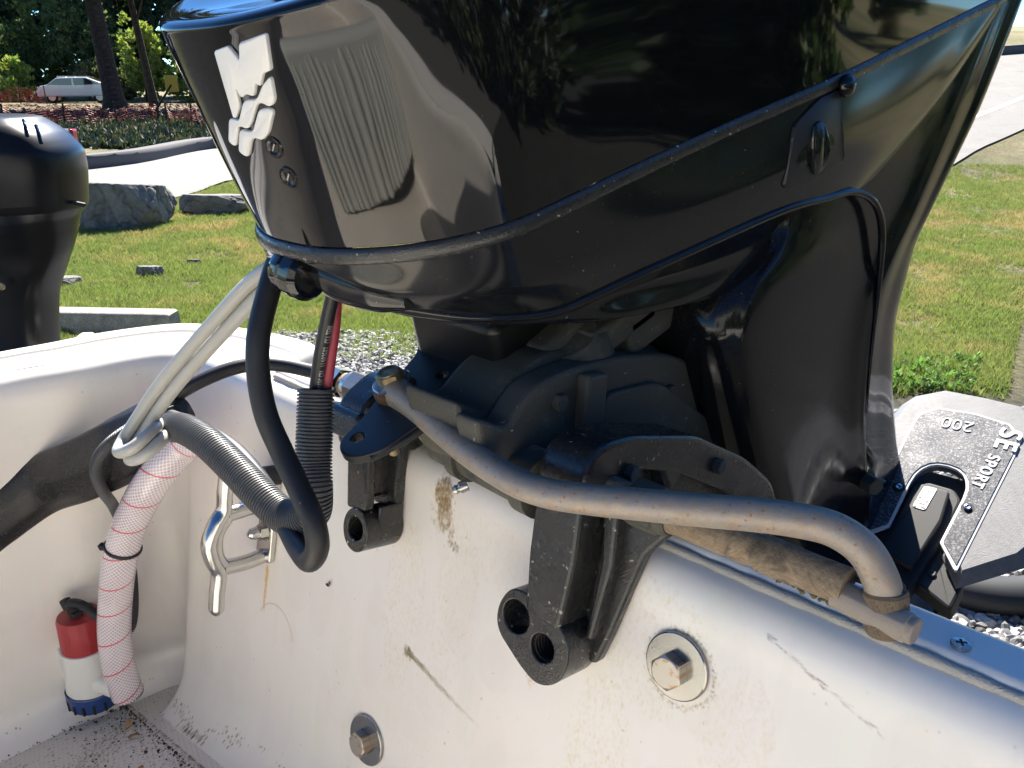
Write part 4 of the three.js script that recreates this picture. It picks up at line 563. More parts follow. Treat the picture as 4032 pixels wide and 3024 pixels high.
{
  const pts = [[-0.052, 1.252, 0.095], [-0.046, 1.223, 0.103], [-0.040, 1.195, 0.111], [-0.033, 1.172, 0.117], [-0.036, 1.152, 0.118], [-0.049, 1.139, 0.121], [-0.072, 1.134, 0.124], [-0.103, 1.142, 0.127], [-0.150, 1.157, 0.128], [-0.197, 1.170, 0.130], [-0.244, 1.170, 0.130], [-0.30, 1.153, 0.124]];
  const t = thing('corrugated_conduit', 'large black corrugated split conduit bent back on itself beside the looped black hose', 'conduit', [-0.1, 1.14, 0.12]);
  part('conduit', sweep(pts, ribs(0.0156, 0.0031, 0.0016), { seg: 1500, rad: 28, caps: false }), M.loom, t);
  part('conduit_lining', sweep(pts.slice(0, 4), 0.0137, { seg: 30, rad: 28, caps: false }), M.dark, t);
  part('mouth_rim', new THREE.TorusGeometry(0.0146, 0.0009, 8, 44).applyQuaternion(new THREE.Quaternion().setFromUnitVectors(V(0, 0, 1), V(-0.2, 0.95, -0.25).normalize())).translate(-0.0522, 1.2525, 0.0948), M.loom, t);
  const txt = ctex(64, 1024, (c) => { c.fillStyle = 'rgb(24,24,26)'; c.fillRect(0, 0, 64, 1024); c.save(); c.translate(30, 6); c.rotate(Math.PI / 2); c.fillStyle = 'rgba(205,205,200,0.9)'; c.font = '26px sans-serif'; c.fillText('UNIT I   LL102583   CSA TEW 105\u00B0C FT1   LL102583   CSA TEW', 0, 0); c.restore(); }, { rep: [1 / 0.0356, 1 / 0.165], off: [0.42, 0] });
  const cb = thing('battery_cable', 'black battery cable with white print running down into the corrugated conduit', 'cable', [-0.04, 1.29, 0.09]);
  part('cable', sweep([[-0.020, 1.358, 0.086], [-0.027, 1.344, 0.085], [-0.038, 1.319, 0.086], [-0.047, 1.283, 0.091], [-0.051, 1.251, 0.096], [-0.046, 1.223, 0.104]], 0.0057, { seg: 60, rad: 20 }), std({ map: txt, roughness: 0.42 }), cb);
  const cr = thing('battery_cable', 'red battery cable beside the black printed cable above the conduit', 'cable', [-0.05, 1.29, 0.08]);
  part('cable', sweep([[-0.045, 1.362, 0.072], [-0.0445, 1.335, 0.073], [-0.0455, 1.312, 0.075], [-0.0475, 1.280, 0.081], [-0.049, 1.249, 0.088], [-0.046, 1.221, 0.099]], 0.0052, { seg: 60, rad: 18 }), M.redCable, cr);
}
const weaveTex = (srgb) => ctex(512, 512, (c) => { seed = 8; c.fillStyle = 'rgb(7,7,8)'; c.fillRect(0, 0, 512, 512); for (let i = 0; i < 512; i += 16) for (let j = 0; j < 512; j += 8) { const o = (i / 16) % 2 ? 4 : 0, lit = rnd(); c.fillStyle = lit > 0.9 ? 'rgb(84,85,90)' : lit > 0.5 ? 'rgb(25,25,28)' : 'rgb(15,15,17)'; c.fillRect(i + 2, j + o + 1, 12, 5); } }, { srgb, rep: [14, 14] });
const weave = weaveTex(true);
hose('braided_sleeve', 'wide black braided cable sleeve running along the starboard side toward the bow', 'cable sleeve', [[-0.355, 1.146, 0.084], [-0.401, 1.115, 0.099], [-0.456, 1.075, 0.124], [-0.520, 1.037, 0.152], [-0.582, 1.003, 0.184], [-0.600, 0.972, 0.235], [-0.600, 0.93, 0.33], [-0.600, 0.90, 0.5]], (d, a) => (0.026 + 0.013 * Math.min(1, d / 0.12)) * (1 + 0.035 * Math.sin(a * 4 + d * 11) + 0.02 * Math.sin(a * 9 - d * 23)), std({ map: weave, roughness: 0.38, bumpMap: weaveTex(false), bumpScale: 0.0016 }), { seg: 140, rad: 48, up: [0, 1, 0], flat: 0.58 }, 'sleeve');
hose('wire_loom', 'thin black corrugated wire loom curving down behind the clear braided hose', 'conduit', [[-0.38, 1.128, 0.102], [-0.372, 1.136, 0.126], [-0.390, 1.118, 0.151], [-0.418, 1.091, 0.160], [-0.436, 1.066, 0.160], [-0.456, 1.032, 0.150], [-0.498, 0.983, 0.127], [-0.535, 0.914, 0.108], [-0.553, 0.833, 0.104], [-0.574, 0.758, 0.108], [-0.585, 0.72, 0.12]], ribs(0.0070, 0.003, 0.0014), M.loom, { seg: 900, rad: 14 });
{
  const P = [[-0.345, 1.112, 0.07], [-0.367, 1.097, 0.082], [-0.379, 1.078, 0.098], [-0.397, 1.047, 0.116], [-0.421, 1.009, 0.128], [-0.441, 0.970, 0.138], [-0.457, 0.923, 0.148], [-0.478, 0.863, 0.154], [-0.487, 0.810, 0.160], [-0.491, 0.759, 0.161], [-0.492, 0.709, 0.157]];
  const tex = ctex(512, 1024, (c, w, h) => {                    // one turn round by 0.29 m along: clear wall, white threads, red tracer
    c.fillStyle = 'rgb(206,184,188)'; c.fillRect(0, 0, w, h);
    for (let i = 0; i < 500; i++) { c.fillStyle = `rgba(${rnd() < 0.5 ? '206,194,196' : '168,156,160'},0.2)`; c.beginPath(); c.ellipse(rnd() * w, rnd() * h, rr(10, 40), rr(20, 90), 0, 0, 7); c.fill(); }
    const N = 26; for (const d of [1, -1]) for (let k = -N * 2; k < N * 3; k++) { c.strokeStyle = 'rgba(246,238,238,0.75)'; c.lineWidth = 5; c.beginPath(); const x0 = k * w / N; c.moveTo(x0, 0); c.lineTo(x0 + d * w, h * 0.5); c.lineTo(x0 + d * 2 * w, h); c.stroke(); }
    c.strokeStyle = 'rgba(212,62,68,0.8)'; c.lineWidth = 7; for (let k = -2; k < 8; k++) { c.beginPath(); c.moveTo(w, k * h / 6); c.lineTo(0, (k + 1) * h / 6); c.stroke(); }
  }, { rep: [1 / 0.132, 1 / 0.29] });
  const t = thing('discharge_hose', 'clear braided hose with red tracer line rising from the bilge pump in a curve', 'hose', [-0.46, 0.71, 0.15]);
  part('tube', sweep(P, 0.0208, { seg: 120, rad: 36, caps: false }), phy({ map: tex, roughness: 0.22, clearcoat: 0.6, clearcoatRoughness: 0.15, transmission: 0.12, thickness: 0.0 }), t);
  part('cut_end', lathe([[0.0001, 0.001], [0.016, 0.001], [0.0175, 0.0], [0.0209, 0.0], [0.0209, 0.003]], [-0.4921, 0.7085, 0.1569], [0, 1, 0.05], 36), std({ color: rgb(0.07, 0.06, 0.05), roughness: 0.6 }), t);
  const z = thing('cable_tie', 'black cable tie pulled tight round the clear braided hose', 'cable tie', [-0.447, 0.953, 0.142]);
  part('strap', sweep([...Array(16)].map((_, i) => { const a = i / 16 * 6.2832; const ax = V(0.3, 0.93, -0.2).normalize(), u = V().crossVectors(ax, V(0, 0, 1)).normalize(), v = V().crossVectors(ax, u); return V(-0.447, 0.953, 0.142).addScaledVector(u, Math.cos(a) * 0.0218).addScaledVector(v, Math.sin(a) * 0.0218).toArray(); }), 0.0024, { closed: true, caps: false, seg: 64, rad: 10, up: [0.3, 0.93, -0.2], flat: 0.45 }), M.rubberMatt, z);
  part('tie_head', roundBox(0.010, 0.008, 0.008, 0.0012, [-0.468, 0.952, 0.158], [0.2, 0.5, 0.1]), M.rubberMatt, z);
}

hose('wire_end', 'short black cable end on the starboard wall at the left edge of the picture', 'cable', [[-0.602, 0.958, 0.248], [-0.594, 0.932, 0.240], [-0.592, 0.915, 0.238], [-0.592, 0.907, 0.237]], 0.0032, M.rubberMatt, { seg: 20, rad: 10 });
// ---------------------------------------------------------------- bilge pump
{
  const c = [-0.560, 0.672, 0.178];
  const p = thing('bilge_pump', 'bilge pump with red cap, white body and blue strainer in the floor corner', 'bilge pump', c);
  const up = [0, 1, 0.0];
  part('motor_cap', lathe([[0.0001, 0.146], [0.008, 0.146], [0.0085, 0.1455], [0.022, 0.1455], [0.0268, 0.1435], [0.0285, 0.139], [0.0295, 0.097], [0.0295, 0.093]], c, up, 48), M.red, p);
  part('cap_rib', lathe([[0.0078, 0.1465], [0.0088, 0.1472], [0.0098, 0.1465], [0.0098, 0.145]], c, up, 32), M.red, p);
  part('body', [lathe([[0.0290, 0.094], [0.0318, 0.0935], [0.0325, 0.092], [0.0330, 0.04], [0.0345, 0.032], [0.0345, 0.028], [0.0001, 0.028]], c, up, 48), roundBox(0.013, 0.05, 0.022, 0.004, [c[0] - 0.03, c[1] + 0.062, c[2] + 0.018]), cyl([c[0] + 0.02, c[1] + 0.045, c[2] + 0.0], [c[0] + 0.066, c[1] + 0.045, c[2] - 0.016], 0.014)], M.pumpWhite, p);
  const st = part('strainer', lathe([[0.0358, 0.028], [0.0368, 0.026], [0.0352, 0.004], [0.0335, 0.0005], [0.0001, 0.0005]], c, up, 48), M.blue, p);
  for (let i = 0; i < 16; i++) { const a = i / 16 * 6.2832; part('slot', roundBox(0.0032, 0.014, 0.003, 0.0004, [c[0] + Math.sin(a) * 0.0355, c[1] + 0.009, c[2] + Math.cos(a) * 0.0355], [0, a, 0]), M.dark, st); }
  part('tab', roundBox(0.006, 0.016, 0.011, 0.002, [c[0] - 0.036, c[1] + 0.062, c[2] + 0.026], [0, 0.4, 0.05]), M.blue, p);
  part('wires', sweep([[c[0] + 0.004, c[1] + 0.144, c[2] + 0.002], [c[0] + 0.003, c[1] + 0.156, c[2] + 0.006], [c[0] + 0.006, c[1] + 0.168, c[2] + 0.008], [c[0] + 0.022, c[1] + 0.170, c[2] + 0.0], [c[0] + 0.045, c[1] + 0.155, c[2] - 0.012], [c[0] + 0.06, c[1] + 0.12, c[2] - 0.03]], 0.0062, { seg: 50, rad: 14 }), M.rubberMatt, p);
  part('wire_boot', [roundBox(0.02, 0.008, 0.014, 0.002, [c[0] + 0.002, c[1] + 0.150, c[2] + 0.004]), roundBox(0.012, 0.016, 0.012, 0.003, [c[0] - 0.003, c[1] + 0.164, c[2] + 0.01], [0, 0.4, 0.4])], M.rubberMatt, p);
}

// ---------------------------------------------------------------- polished stern handle on the transom
{
  const t = thing('stern_handle', 'polished stainless handle with central ring bolted to the transom behind the hoses', 'handle', tp(-0.29, 0, 0.01).toArray());
  const n0 = 0.012, n1 = 0.060;
  const q = (x, v, n) => tp(x, v, n);
  const bar = (pts, r, o = {}) => sweep(pts, r, { seg: 40, rad: 16, ...o });
  const xb = -0.298;
  part('base_plate', ext(shapeOf([[xb - 0.016, -0.052], [xb + 0.016, -0.052], [xb + 0.016, 0.062], [xb - 0.016, 0.062]], 0.006), 0.008, { o: q(0, 0, 0).toArray(), u: [1, 0, 0], v: TV.toArray(), bevel: 0.0025, bs: 3 }), M.stainless, t);
  part('arm', [bar([q(xb, 0.022, 0.006), q(xb, 0.020, 0.03), q(xb, 0.016, n1)], 0.0092, { up: TV.toArray() }), bar([q(xb, -0.046, 0.006), q(xb, -0.050, 0.03), q(xb, -0.050, n1)], 0.0092, { up: TV.toArray() })], M.stainless, t);
  part('grip', bar([q(xb, 0.075, n1 + 0.003), q(xb, 0.045, n1 + 0.004), q(xb, 0.022, n1 + 0.004), q(xb, 0.008, n1 + 0.012), q(xb, -0.016, n1 + 0.019), q(xb, -0.040, n1 + 0.012), q(xb, -0.054, n1 + 0.004), q(xb, -0.08, n1 + 0.004), q(xb, -0.108, n1 + 0.003)], (d, a, k) => 0.0108 * (k < 0.03 ? 0.55 + k * 15 : k > 0.97 ? 0.55 + (1 - k) * 15 : 1), { seg: 80, up: [1, 0, 0], flat: 0.8 }), M.stainless, t);
  part('ring_web', bar([q(xb, 0.014, n1 - 0.002), q(xb, -0.002, n1 + 0.008), q(xb, -0.018, n1 + 0.010), q(xb, -0.036, n1 + 0.006), q(xb, -0.050, n1 - 0.004)], 0.0078), M.stainless, t);
  const nut = part('acorn_nut', [hexHead(q(xb + 0.001, -0.014, 0.0085), TN, 0.017, 0.010, 0.3, 0.25), lathe([[0.0075, 0.0], [0.0076, 0.004], [0.0062, 0.0095], [0.003, 0.0125], [0.0001, 0.0132]], q(xb + 0.001, -0.014, 0.018), TN, 32)], M.stainless, t);
  part('washer', lathe([[0.0001, 0.0015], [0.0115, 0.0014], [0.0118, 0]], q(xb + 0.001, -0.014, 0.0078), TN, 36), M.washer, nut);
  part('pad', cyl(q(xb + 0.006, 0.058, 0.002), q(xb + 0.006, 0.058, 0.02), 0.013), M.rubberMatt, t);
}

// ---------------------------------------------------------------- litter in the corner of the floor
{
  seed = 31;
  const G = []; for (let i = 0; i < 620; i++) { const k = rnd(), t = Math.pow(rnd(), 1.8); const x = k < 0.75 ? -0.555 + t * 0.30 : -0.575 + rnd() * 0.03, z = k < 0.75 ? 0.150 + Math.pow(rnd(), 3) * 0.08 : 0.16 + rnd() * 0.22; const g = new THREE.IcosahedronGeometry(rr(0.0004, 0.0013) * (rnd() < 0.08 ? 2 : 1), 0); g.rotateX(rnd() * 6); g.rotateY(rnd() * 6); g.scale(rr(0.7, 1.6), 0.6, 1); g.translate(x, floorY(x) + 0.0008, z); G.push(g); }
  const d = part('dirt_crumbs', G, std({ color: rgb(0.035, 0.027, 0.02), roughness: 0.95 }), scene); d.userData.kind = 'stuff'; d.userData.label = 'dark crumbs of dirt scattered along the floor edge'; d.userData.category = 'dirt';
  const leafG = (s) => { const g = new THREE.PlaneGeometry(s, s * 0.6, 5, 4), p = g.attributes.position; for (let i = 0; i < p.count; i++) { const x = p.getX(i) / s, y = p.getY(i) / s; p.setXYZ(i, p.getX(i), p.getY(i) * (1 - 2.4 * x * x), s * (0.25 * Math.sin(x * 4) + 0.3 * y * y * 2)); } g.rotateX(-Math.PI / 2); g.computeVertexNormals(); return g; };
  const leafM = phy({ color: rgb(0.30, 0.17, 0.075), roughness: 0.8, side: THREE.DoubleSide });
  for (const [x, z, s, a, lab] of [[-0.452, 0.172, 0.017, 0.4, 'curled brown dead leaf next to the foot of the clear braided hose'], [-0.372, 0.198, 0.015, 1.4, 'tan dead leaf scrap lying alone on the floor near the transom'], [-0.482, 0.166, 0.013, 2.2, 'reddish dead leaf scrap behind the clear braided hose on the floor'], [-0.572, 0.32, 0.02, 1.0, 'brown dead leaf in the floor edge left of the bilge pump']]) {
    const t = thing('dead_leaf', lab, 'leaf', [x, floorY(x), z]); part('blade', leafG(s).rotateY(a).translate(x, floorY(x) + 0.0035, z), leafM, t);
  }
  const b = thing('debris_scrap', 'small dark scrap of debris stuck on the white transom below the hose loop', 'debris', tp(-0.172, -0.032, 0.002).toArray());
  part('scrap', [new THREE.TetrahedronGeometry(0.0038, 1).scale(1, 0.6, 0.4).translate(...tp(-0.172, -0.032, 0.002).toArray()), new THREE.TetrahedronGeometry(0.003, 0).scale(0.6, 1.2, 0.4).translate(...tp(-0.169, -0.028, 0.002).toArray())], std({ color: rgb(0.05, 0.045, 0.04), roughness: 0.9 }), b);
}

// ---------------------------------------------------------------- the neighbouring boat and its motor
{
  const c0 = at(2.7, -1.62);
  const b = thing('neighbour_boat', 'corner of a white boat on the left, behind the near gunwale', 'boat', c0.toArray());
  const D = (f, l, y) => V(0.52, 0, 0.454).addScaledVector(FW, f).addScaledVector(RT, l).setY(y).toArray();
  part('hull', loft([[D(2.5, -1.6, 0.25), D(2.5, -2.9, 0.25), D(3.1, -2.9, 0.25), D(3.1, -1.95, 0.25)], [D(2.45, -1.55, 0.52), D(2.45, -2.9, 0.52), D(3.1, -2.9, 0.52), D(3.1, -1.9, 0.52)], [D(2.45, -1.55, 0.60), D(2.45, -2.9, 0.60), D(3.1, -2.9, 0.60), D(3.1, -1.9, 0.60)]], { N: 40, M: 8, caps: [true, true] }), gelPlain, b);
  part('corner_block', roundBox(0.10, 0.075, 0.05, 0.012, D(2.75, -1.495, 0.625), [0, -0.7, 0]), gelPlain, b);
  const m = thing('outboard_motor', 'dark outboard motor of the neighbouring boat cut off by the left edge of the picture', 'outboard motor', D(2.7, -1.66, 0.6));
  const lev = [[1.393, 0.06, 0.06], [1.3925, 0.115, 0.15], [1.386, 0.155, 0.17], [1.366, 0.185, 0.20], [1.340, 0.222, 0.21], [1.312, 0.250, 0.215], [1.279, 0.272, 0.22], [1.221, 0.275, 0.22], [1.125, 0.262, 0.215], [1.102, 0.255, 0.21], [1.092, 0.245, 0.2], [1.068, 0.214, 0.18], [1.035, 0.182, 0.16], [1.01, 0.162, 0.15], [0.959, 0.134, 0.135], [0.891, 0.092, 0.125], [0.804, 0.05, 0.12], [0.715, 0.03, 0.12], [0.60, 0.012, 0.12]];
  const ring = ([y, e, ry]) => { const xr = Math.max(0.03, y < 0.95 ? 0.11 : e + 0.12), cx = e - xr; return [...Array(16)].map((_, i) => { const a = i / 16 * 6.2832, ca = Math.cos(a), sa = Math.sin(a); return D(2.78 + Math.sign(sa) * Math.pow(Math.abs(sa), 0.7) * ry, -1.700 + 0.06 * sstep(1.12, 0.98, y) + cx + Math.sign(ca) * Math.pow(Math.abs(ca), 0.7) * xr, y); }); };
  part('cowl', loft(lev.slice(0, 9).map(ring), { N: 64, M: 48, caps: [true, false] }), M.semi, m);
  part('lower_cowl', loft(lev.slice(8).map(ring), { N: 64, M: 48, caps: [false, true] }), M.semi, m);
  for (const k of [0, 1]) part('cowl_ridge', sweep([D(2.60, -1.47 + k * 0.034, 1.385 - k * 0.016), D(2.57, -1.452 + k * 0.036, 1.366 - k * 0.02), D(2.55, -1.44 + k * 0.037, 1.342 - k * 0.02)], 0.006, { seg: 16, rad: 8 }), M.gloss, m);
  part('tilt_lever', roundBox(0.05, 0.012, 0.014, 0.003, D(2.74, -1.425, 1.118), [0, 0.7, -0.2]), M.rubberMatt, m);
  part('side_bolt', lathe([[0.0001, 0.006], [0.012, 0.005], [0.014, 0]], D(2.62, -1.66, 0.87), [0.69, 0, 0.72], 20), M.brassBolt, m);
}
// ---------------------------------------------------------------- vehicles
function vehicle(name, label, cat, pos, heading, prof, glass, W, paint, o) {
  const t = thing(name, label, cat, pos.toArray());
  const m4 = new THREE.Matrix4().makeRotationY(heading).setPosition(...pos.toArray());
  const P = (n, g, m, par = t) => part(n, (Array.isArray(g) ? mergeGeometries(g.map(q => q.index ? q.toNonIndexed() : q)) : g).applyMatrix4(m4), m, par);
  const body = new THREE.ExtrudeGeometry(shapeOf(prof, 0.12), { depth: W - 0.24, bevelEnabled: true, bevelSize: 0.1, bevelThickness: 0.12, bevelOffset: -0.1, bevelSegments: 4, curveSegments: 8 }); body.translate(0, 0, -W / 2 + 0.12);
  P('body', body, paint);
  for (const s of [-1, 1]) for (const gl of glass) { const g = new THREE.ExtrudeGeometry(shapeOf(gl, 0.05), { depth: 0.02, bevelEnabled: false }); g.translate(0, 0, s > 0 ? W / 2 - 0.012 : -W / 2 - 0.008); P('window', g, phy({ color: rgb(0.02, 0.025, 0.03), roughness: 0.05, clearcoat: 1 })); }
  for (const [x, y, r] of o.wheels) for (const s of [-1, 1]) { const g = new THREE.TorusGeometry(r * 0.76, r * 0.24, 12, 28).translate(x, y, s * (W / 2 - 0.1)); const wh = P('wheel', g, std({ color: rgb(0.015, 0.015, 0.016), roughness: 0.8 })); P('rim', new THREE.CylinderGeometry(r * 0.62, r * 0.62, 0.12, 24).rotateX(Math.PI / 2).translate(x, y, s * (W / 2 - 0.1)), M.zinc, wh); }
  for (const [x, y, w, h, s, hexc] of o.lights) P(s ? 'tail_light' : 'headlight', [roundBox(0.08, h, w, 0.03, [x, y, W / 2 - w / 2 - 0.02]), roundBox(0.08, h, w, 0.03, [x, y, -W / 2 + w / 2 + 0.02])], std({ color: new THREE.Color(hexc), roughness: 0.15 }));
  return [t, P];
}
{
  const car = [[-2.15, 0.35], [-2.2, 0.75], [-1.95, 1.0], [-1.55, 1.06], [-0.95, 1.48], [0.75, 1.52], [1.75, 1.12], [2.15, 0.95], [2.2, 0.4]];
  const pos = at(55, -27.3, 0.0), hd = Math.atan2(-RT.z, RT.x) + 0.25;
  const [t, P] = vehicle('parked_car', 'white hatchback car with roof rails parked on the far lawn beneath the trees', 'car', pos, hd, car, [[[-1.5, 1.07], [-0.92, 1.42], [-0.1, 1.44], [-0.1, 1.04]], [[0.0, 1.04], [0.0, 1.44], [0.72, 1.44], [1.45, 1.1]]], 1.8, phy({ color: rgb(0.72, 0.74, 0.77), roughness: 0.25, clearcoat: 1 }), { wheels: [[-1.35, 0.34, 0.34], [1.35, 0.34, 0.34]], lights: [[2.1, 0.85, 0.3, 0.16, 0, '#dfe6ee'], [-2.12, 0.86, 0.25, 0.22, 1, '#8c1010']] });
  P('roof_rail', [roundBox(1.7, 0.05, 0.05, 0.02, [-0.1, 1.56, 0.6]), roundBox(1.7, 0.05, 0.05, 0.02, [-0.1, 1.56, -0.6])], M.zinc);
  P('windscreen', new THREE.PlaneGeometry(1.5, 0.95).rotateY(Math.PI / 2).rotateZ(1.08).translate(1.27, 1.33, 0), phy({ color: rgb(0.05, 0.06, 0.07), roughness: 0.05, clearcoat: 1 }));
  void t;
  const pk = [[-1.15, 0.45], [-1.17, 1.0], [0.65, 1.0], [0.72, 1.45], [1.7, 1.5], [2.4, 1.05], [3.6, 0.95], [3.7, 0.5]];
  const q = at(9.6, -6.42, -0.06);
  vehicle('pickup_truck', 'rear corner of a dark blue pickup with red tail light, behind the neighbouring motor', 'pickup truck', q, Math.atan2(RT.z, -RT.x) + 0.12, pk, [[[0.78, 1.02], [0.8, 1.36], [1.6, 1.4], [2.2, 1.05]]], 1.8, phy({ color: rgb(0.008, 0.012, 0.03), roughness: 0.3, specularIntensity: 0.4 }), { wheels: [[-0.2, 0.36, 0.36], [2.7, 0.36, 0.36]], lights: [[-1.13, 0.82, 0.16, 0.34, 1, '#a00d0d']] });
}

// ---------------------------------------------------------------- trees, shrubs and things on the far side of the road
const bark = std({ map: dtex(256, 256, (x, y) => { const n = tn(x, y, 14, 3, 4); const v = 0.24 + 0.25 * n; return [v, v * 0.88, v * 0.76]; }, { rep: [1, 0.5] }), roughness: 0.95, bumpMap: fineBump, bumpScale: 0.02 });
const leafGeo = new THREE.BufferGeometry();
{ const p = [], ix = []; const q = [[0, 0], [0.28, 0.35], [0, 1], [-0.28, 0.35]]; for (let k = 0; k < 3; k++) { const a = k * 2.1, b = p.length / 3; for (const [x, y] of q) p.push(Math.cos(a) * x - Math.sin(a) * 0.25 * y, y * 0.8, Math.sin(a) * x + Math.cos(a) * 0.45 * y); ix.push(b, b + 1, b + 2, b, b + 2, b + 3); } leafGeo.setAttribute('position', new THREE.Float32BufferAttribute(p, 3)); leafGeo.setIndex(ix); leafGeo.computeVertexNormals(); leafGeo.setAttribute('uv', new THREE.Float32BufferAttribute(p.length / 3 * 2, 2)); }
const leafMat = phy({ color: 0xffffff, roughness: 0.85, transmission: 0.55, thickness: 0, side: THREE.DoubleSide });
const needleMat = phy({ color: 0xffffff, roughness: 0.9, transmission: 0.3, thickness: 0, side: THREE.DoubleSide });
function crown(parent, base, blobs, n, size, col, mat) {       // leaf sprays gathered into clumps inside several ellipsoids
  const im = new THREE.InstancedMesh(leafGeo, mat, n), m = new THREE.Matrix4(), q = new THREE.Quaternion(), c = new THREE.Color(); im.name = 'crown'; im.userData.kind = 'stuff';
  const vol = blobs.map(b => b[3] * b[4] * b[5]), tot = vol.reduce((a, b) => a + b, 0); let k = 0;
  blobs.forEach((b, bi) => { const cnt = bi === blobs.length - 1 ? n - k : Math.floor(n * vol[bi] / tot); const clumps = [...Array(Math.max(6, Math.floor(cnt / 26)))].map(() => { let v; do v = V(rr(-1, 1), rr(-1, 1), rr(-1, 1)); while (v.length() > 1 || v.length() < 0.35); return v; });
    for (let i = 0; i < cnt; i++, k++) { const cl = clumps[Math.floor(rnd() * clumps.length)], s = 0.17; const x = b[0] + (cl.x + rr(-s, s)) * b[3], y = b[1] + (cl.y + rr(-s, s) * 0.8) * b[4], z = b[2] + (cl.z + rr(-s, s)) * b[5]; q.setFromEuler(new THREE.Euler(rr(-1.2, 1.2), rnd() * 6.28, rr(-1.2, 1.2))); const sz = size * rr(0.6, 1.5); m.compose(V(x - base.x, y - base.y, z - base.z), q, V(sz, sz, sz)); im.setMatrixAt(k, m); const j = rr(0.7, 1.3); c.setRGB(col[0] * j * rr(0.85, 1.2), col[1] * j, col[2] * j); im.setColorAt(k, c); } });
  im.castShadow = im.receiveShadow = true; parent.add(im); return im;
}
function tree(name, label, f, l, { h, r, lean = 0, blobs, n, size, col, mat = leafMat, limbs = 8, group, bend = 0 }) {
  const b = at(f, l, -0.1), t = thing(name, label, name.includes('bush') ? 'bush' : 'tree', b.toArray(), group);
  const top = b.clone().addScaledVector(RT, lean * h).add(V(0, h, 0));
  const mid = b.clone().lerp(top, 0.5).addScaledVector(RT, bend * h);
  const tr = part('trunk', sweep([b, b.clone().lerp(mid, 0.5), mid, top], (d, a, k) => r * (1 - 0.75 * k) * (1 + 0.5 * Math.exp(-d * 2.5)) * (1 + 0.06 * Math.sin(a * 5)), { seg: 24, rad: 12 }), bark, t);
  const world = blobs.map(([df, dl, y, a, hh, c]) => { const p = b.clone().addScaledVector(FW, df).addScaledVector(RT, dl); return [p.x, b.y + y, p.z, a, hh, c]; });
  for (let i = 0; i < limbs; i++) { const w = world[i % world.length], k = rr(0.3, 0.9), s = b.clone().lerp(top, k), e = V(w[0] + rr(-0.8, 0.8) * w[3], w[1] + rr(-0.7, 0.5) * w[4], w[2] + rr(-0.8, 0.8) * w[5]); part('limb', sweep([s, s.clone().lerp(e, 0.5).add(V(0, 0.12 * h * rr(0, 1), 0)), e], (d, a, kk) => r * 0.34 * (1 - 0.85 * kk), { seg: 8, rad: 6 }), bark, tr); }
  
  crown(t, b, world, n, size, col, mat); return t;
}
seed = 2024;
const pine = [0.060, 0.075, 0.034], mid = [0.10, 0.165, 0.035], bright = [0.27, 0.36, 0.05], deep = [0.062, 0.115, 0.034];
tree('pine_tree', 'big dark pine with thick trunk right of the white car, boughs across the top', 43, -19.6, { h: 17, r: 0.46, lean: -0.10, bend: 0.02, blobs: [[-1, -4, 6.2, 4.5, 1.0, 3], [0, -8.5, 5.2, 3.4, 0.9, 3], [-1, 3.0, 7.4, 3.2, 1.2, 3], [-2, -6, 8.2, 6, 1.6, 4], [0, 0, 10.5, 6, 2.2, 5], [0, -11, 7.2, 3.5, 1.2, 3], [0, -2, 14, 5, 3, 4]], n: 9000, size: 0.46, col: pine, mat: needleMat, limbs: 22 });
tree('pine_tree', 'slender leaning dark tree between the big pine and the motor nose', 46, -18.9, { h: 12, r: 0.22, lean: -0.09, blobs: [[0, -1, 9, 3.6, 2.2, 3], [0, 2.5, 7.6, 2.5, 1.5, 2.5], [0, 2, 11, 4, 2.5, 3]], n: 3600, size: 0.42, col: pine, mat: needleMat, limbs: 10 });
tree('pine_tree', 'dark conifer filling the upper left corner of the picture', 38, -25.5, { h: 15, r: 0.32, lean: 0.04, blobs: [[0, 0, 6.0, 4.0, 1.3, 3], [0, 2.5, 8, 4, 1.6, 3], [0, -1, 10, 5, 2.5, 4], [0, 1, 13, 4, 2.5, 3]], n: 7000, size: 0.44, col: pine, mat: needleMat, limbs: 14 });
const bush = (label, f, l, w, h, col, n = 1500) => tree('bush', label, f, l, { h: h * 0.8, r: 0.06, blobs: [[0, 0, h * 0.5, w, h * 0.5, w * 0.7], [0, w * 0.5, h * 0.38, w * 0.6, h * 0.36, w * 0.5]], n, size: 0.30, col, limbs: 4 });
bush('bright green sunlit shrub right of the big pine trunk', 58, -24.3, 1.7, 5.6, bright, 1700);
bush('bright green low shrub between the slender tree and the motor nose', 57, -21.0, 2.2, 3.4, bright, 1500);
bush('bright green leafy shrub at the upper right beside the motor nose', 60, -20.6, 2.4, 6.6, mid, 2200);
bush('bright green shrub on the far left edge beside the white car', 57, -34.5, 3.4, 3.4, bright, 2200);
bush('pale green low bush just behind the white car roof', 60, -28.0, 2.4, 2.8, [0.12, 0.15, 0.04], 1200);
bush('mid green shrub left of the white car below the pine boughs', 62, -36.5, 3.0, 5.5, mid, 1900);
bush('tall green sunlit bush behind the gap between the white car and the big pine', 63, -30.5, 3.2, 7.5, mid, 2600);
bush('tall yellow green bush far behind the white car, left of the pale low bush', 66, -35.0, 3.4, 8.5, [0.16, 0.23, 0.045], 2600);
bush('small clipped green bush on the lawn next to the motor nose', 55, -17.3, 1.7, 1.1, mid, 700);
const woodSay = ['far left of the white car', 'left of the white car', 'straight behind the white car', 'between the white car and the big pine trunk', 'straight behind the big pine trunk', 'behind the slender leaning tree', 'behind the yellow sign', 'next to the motor nose'];
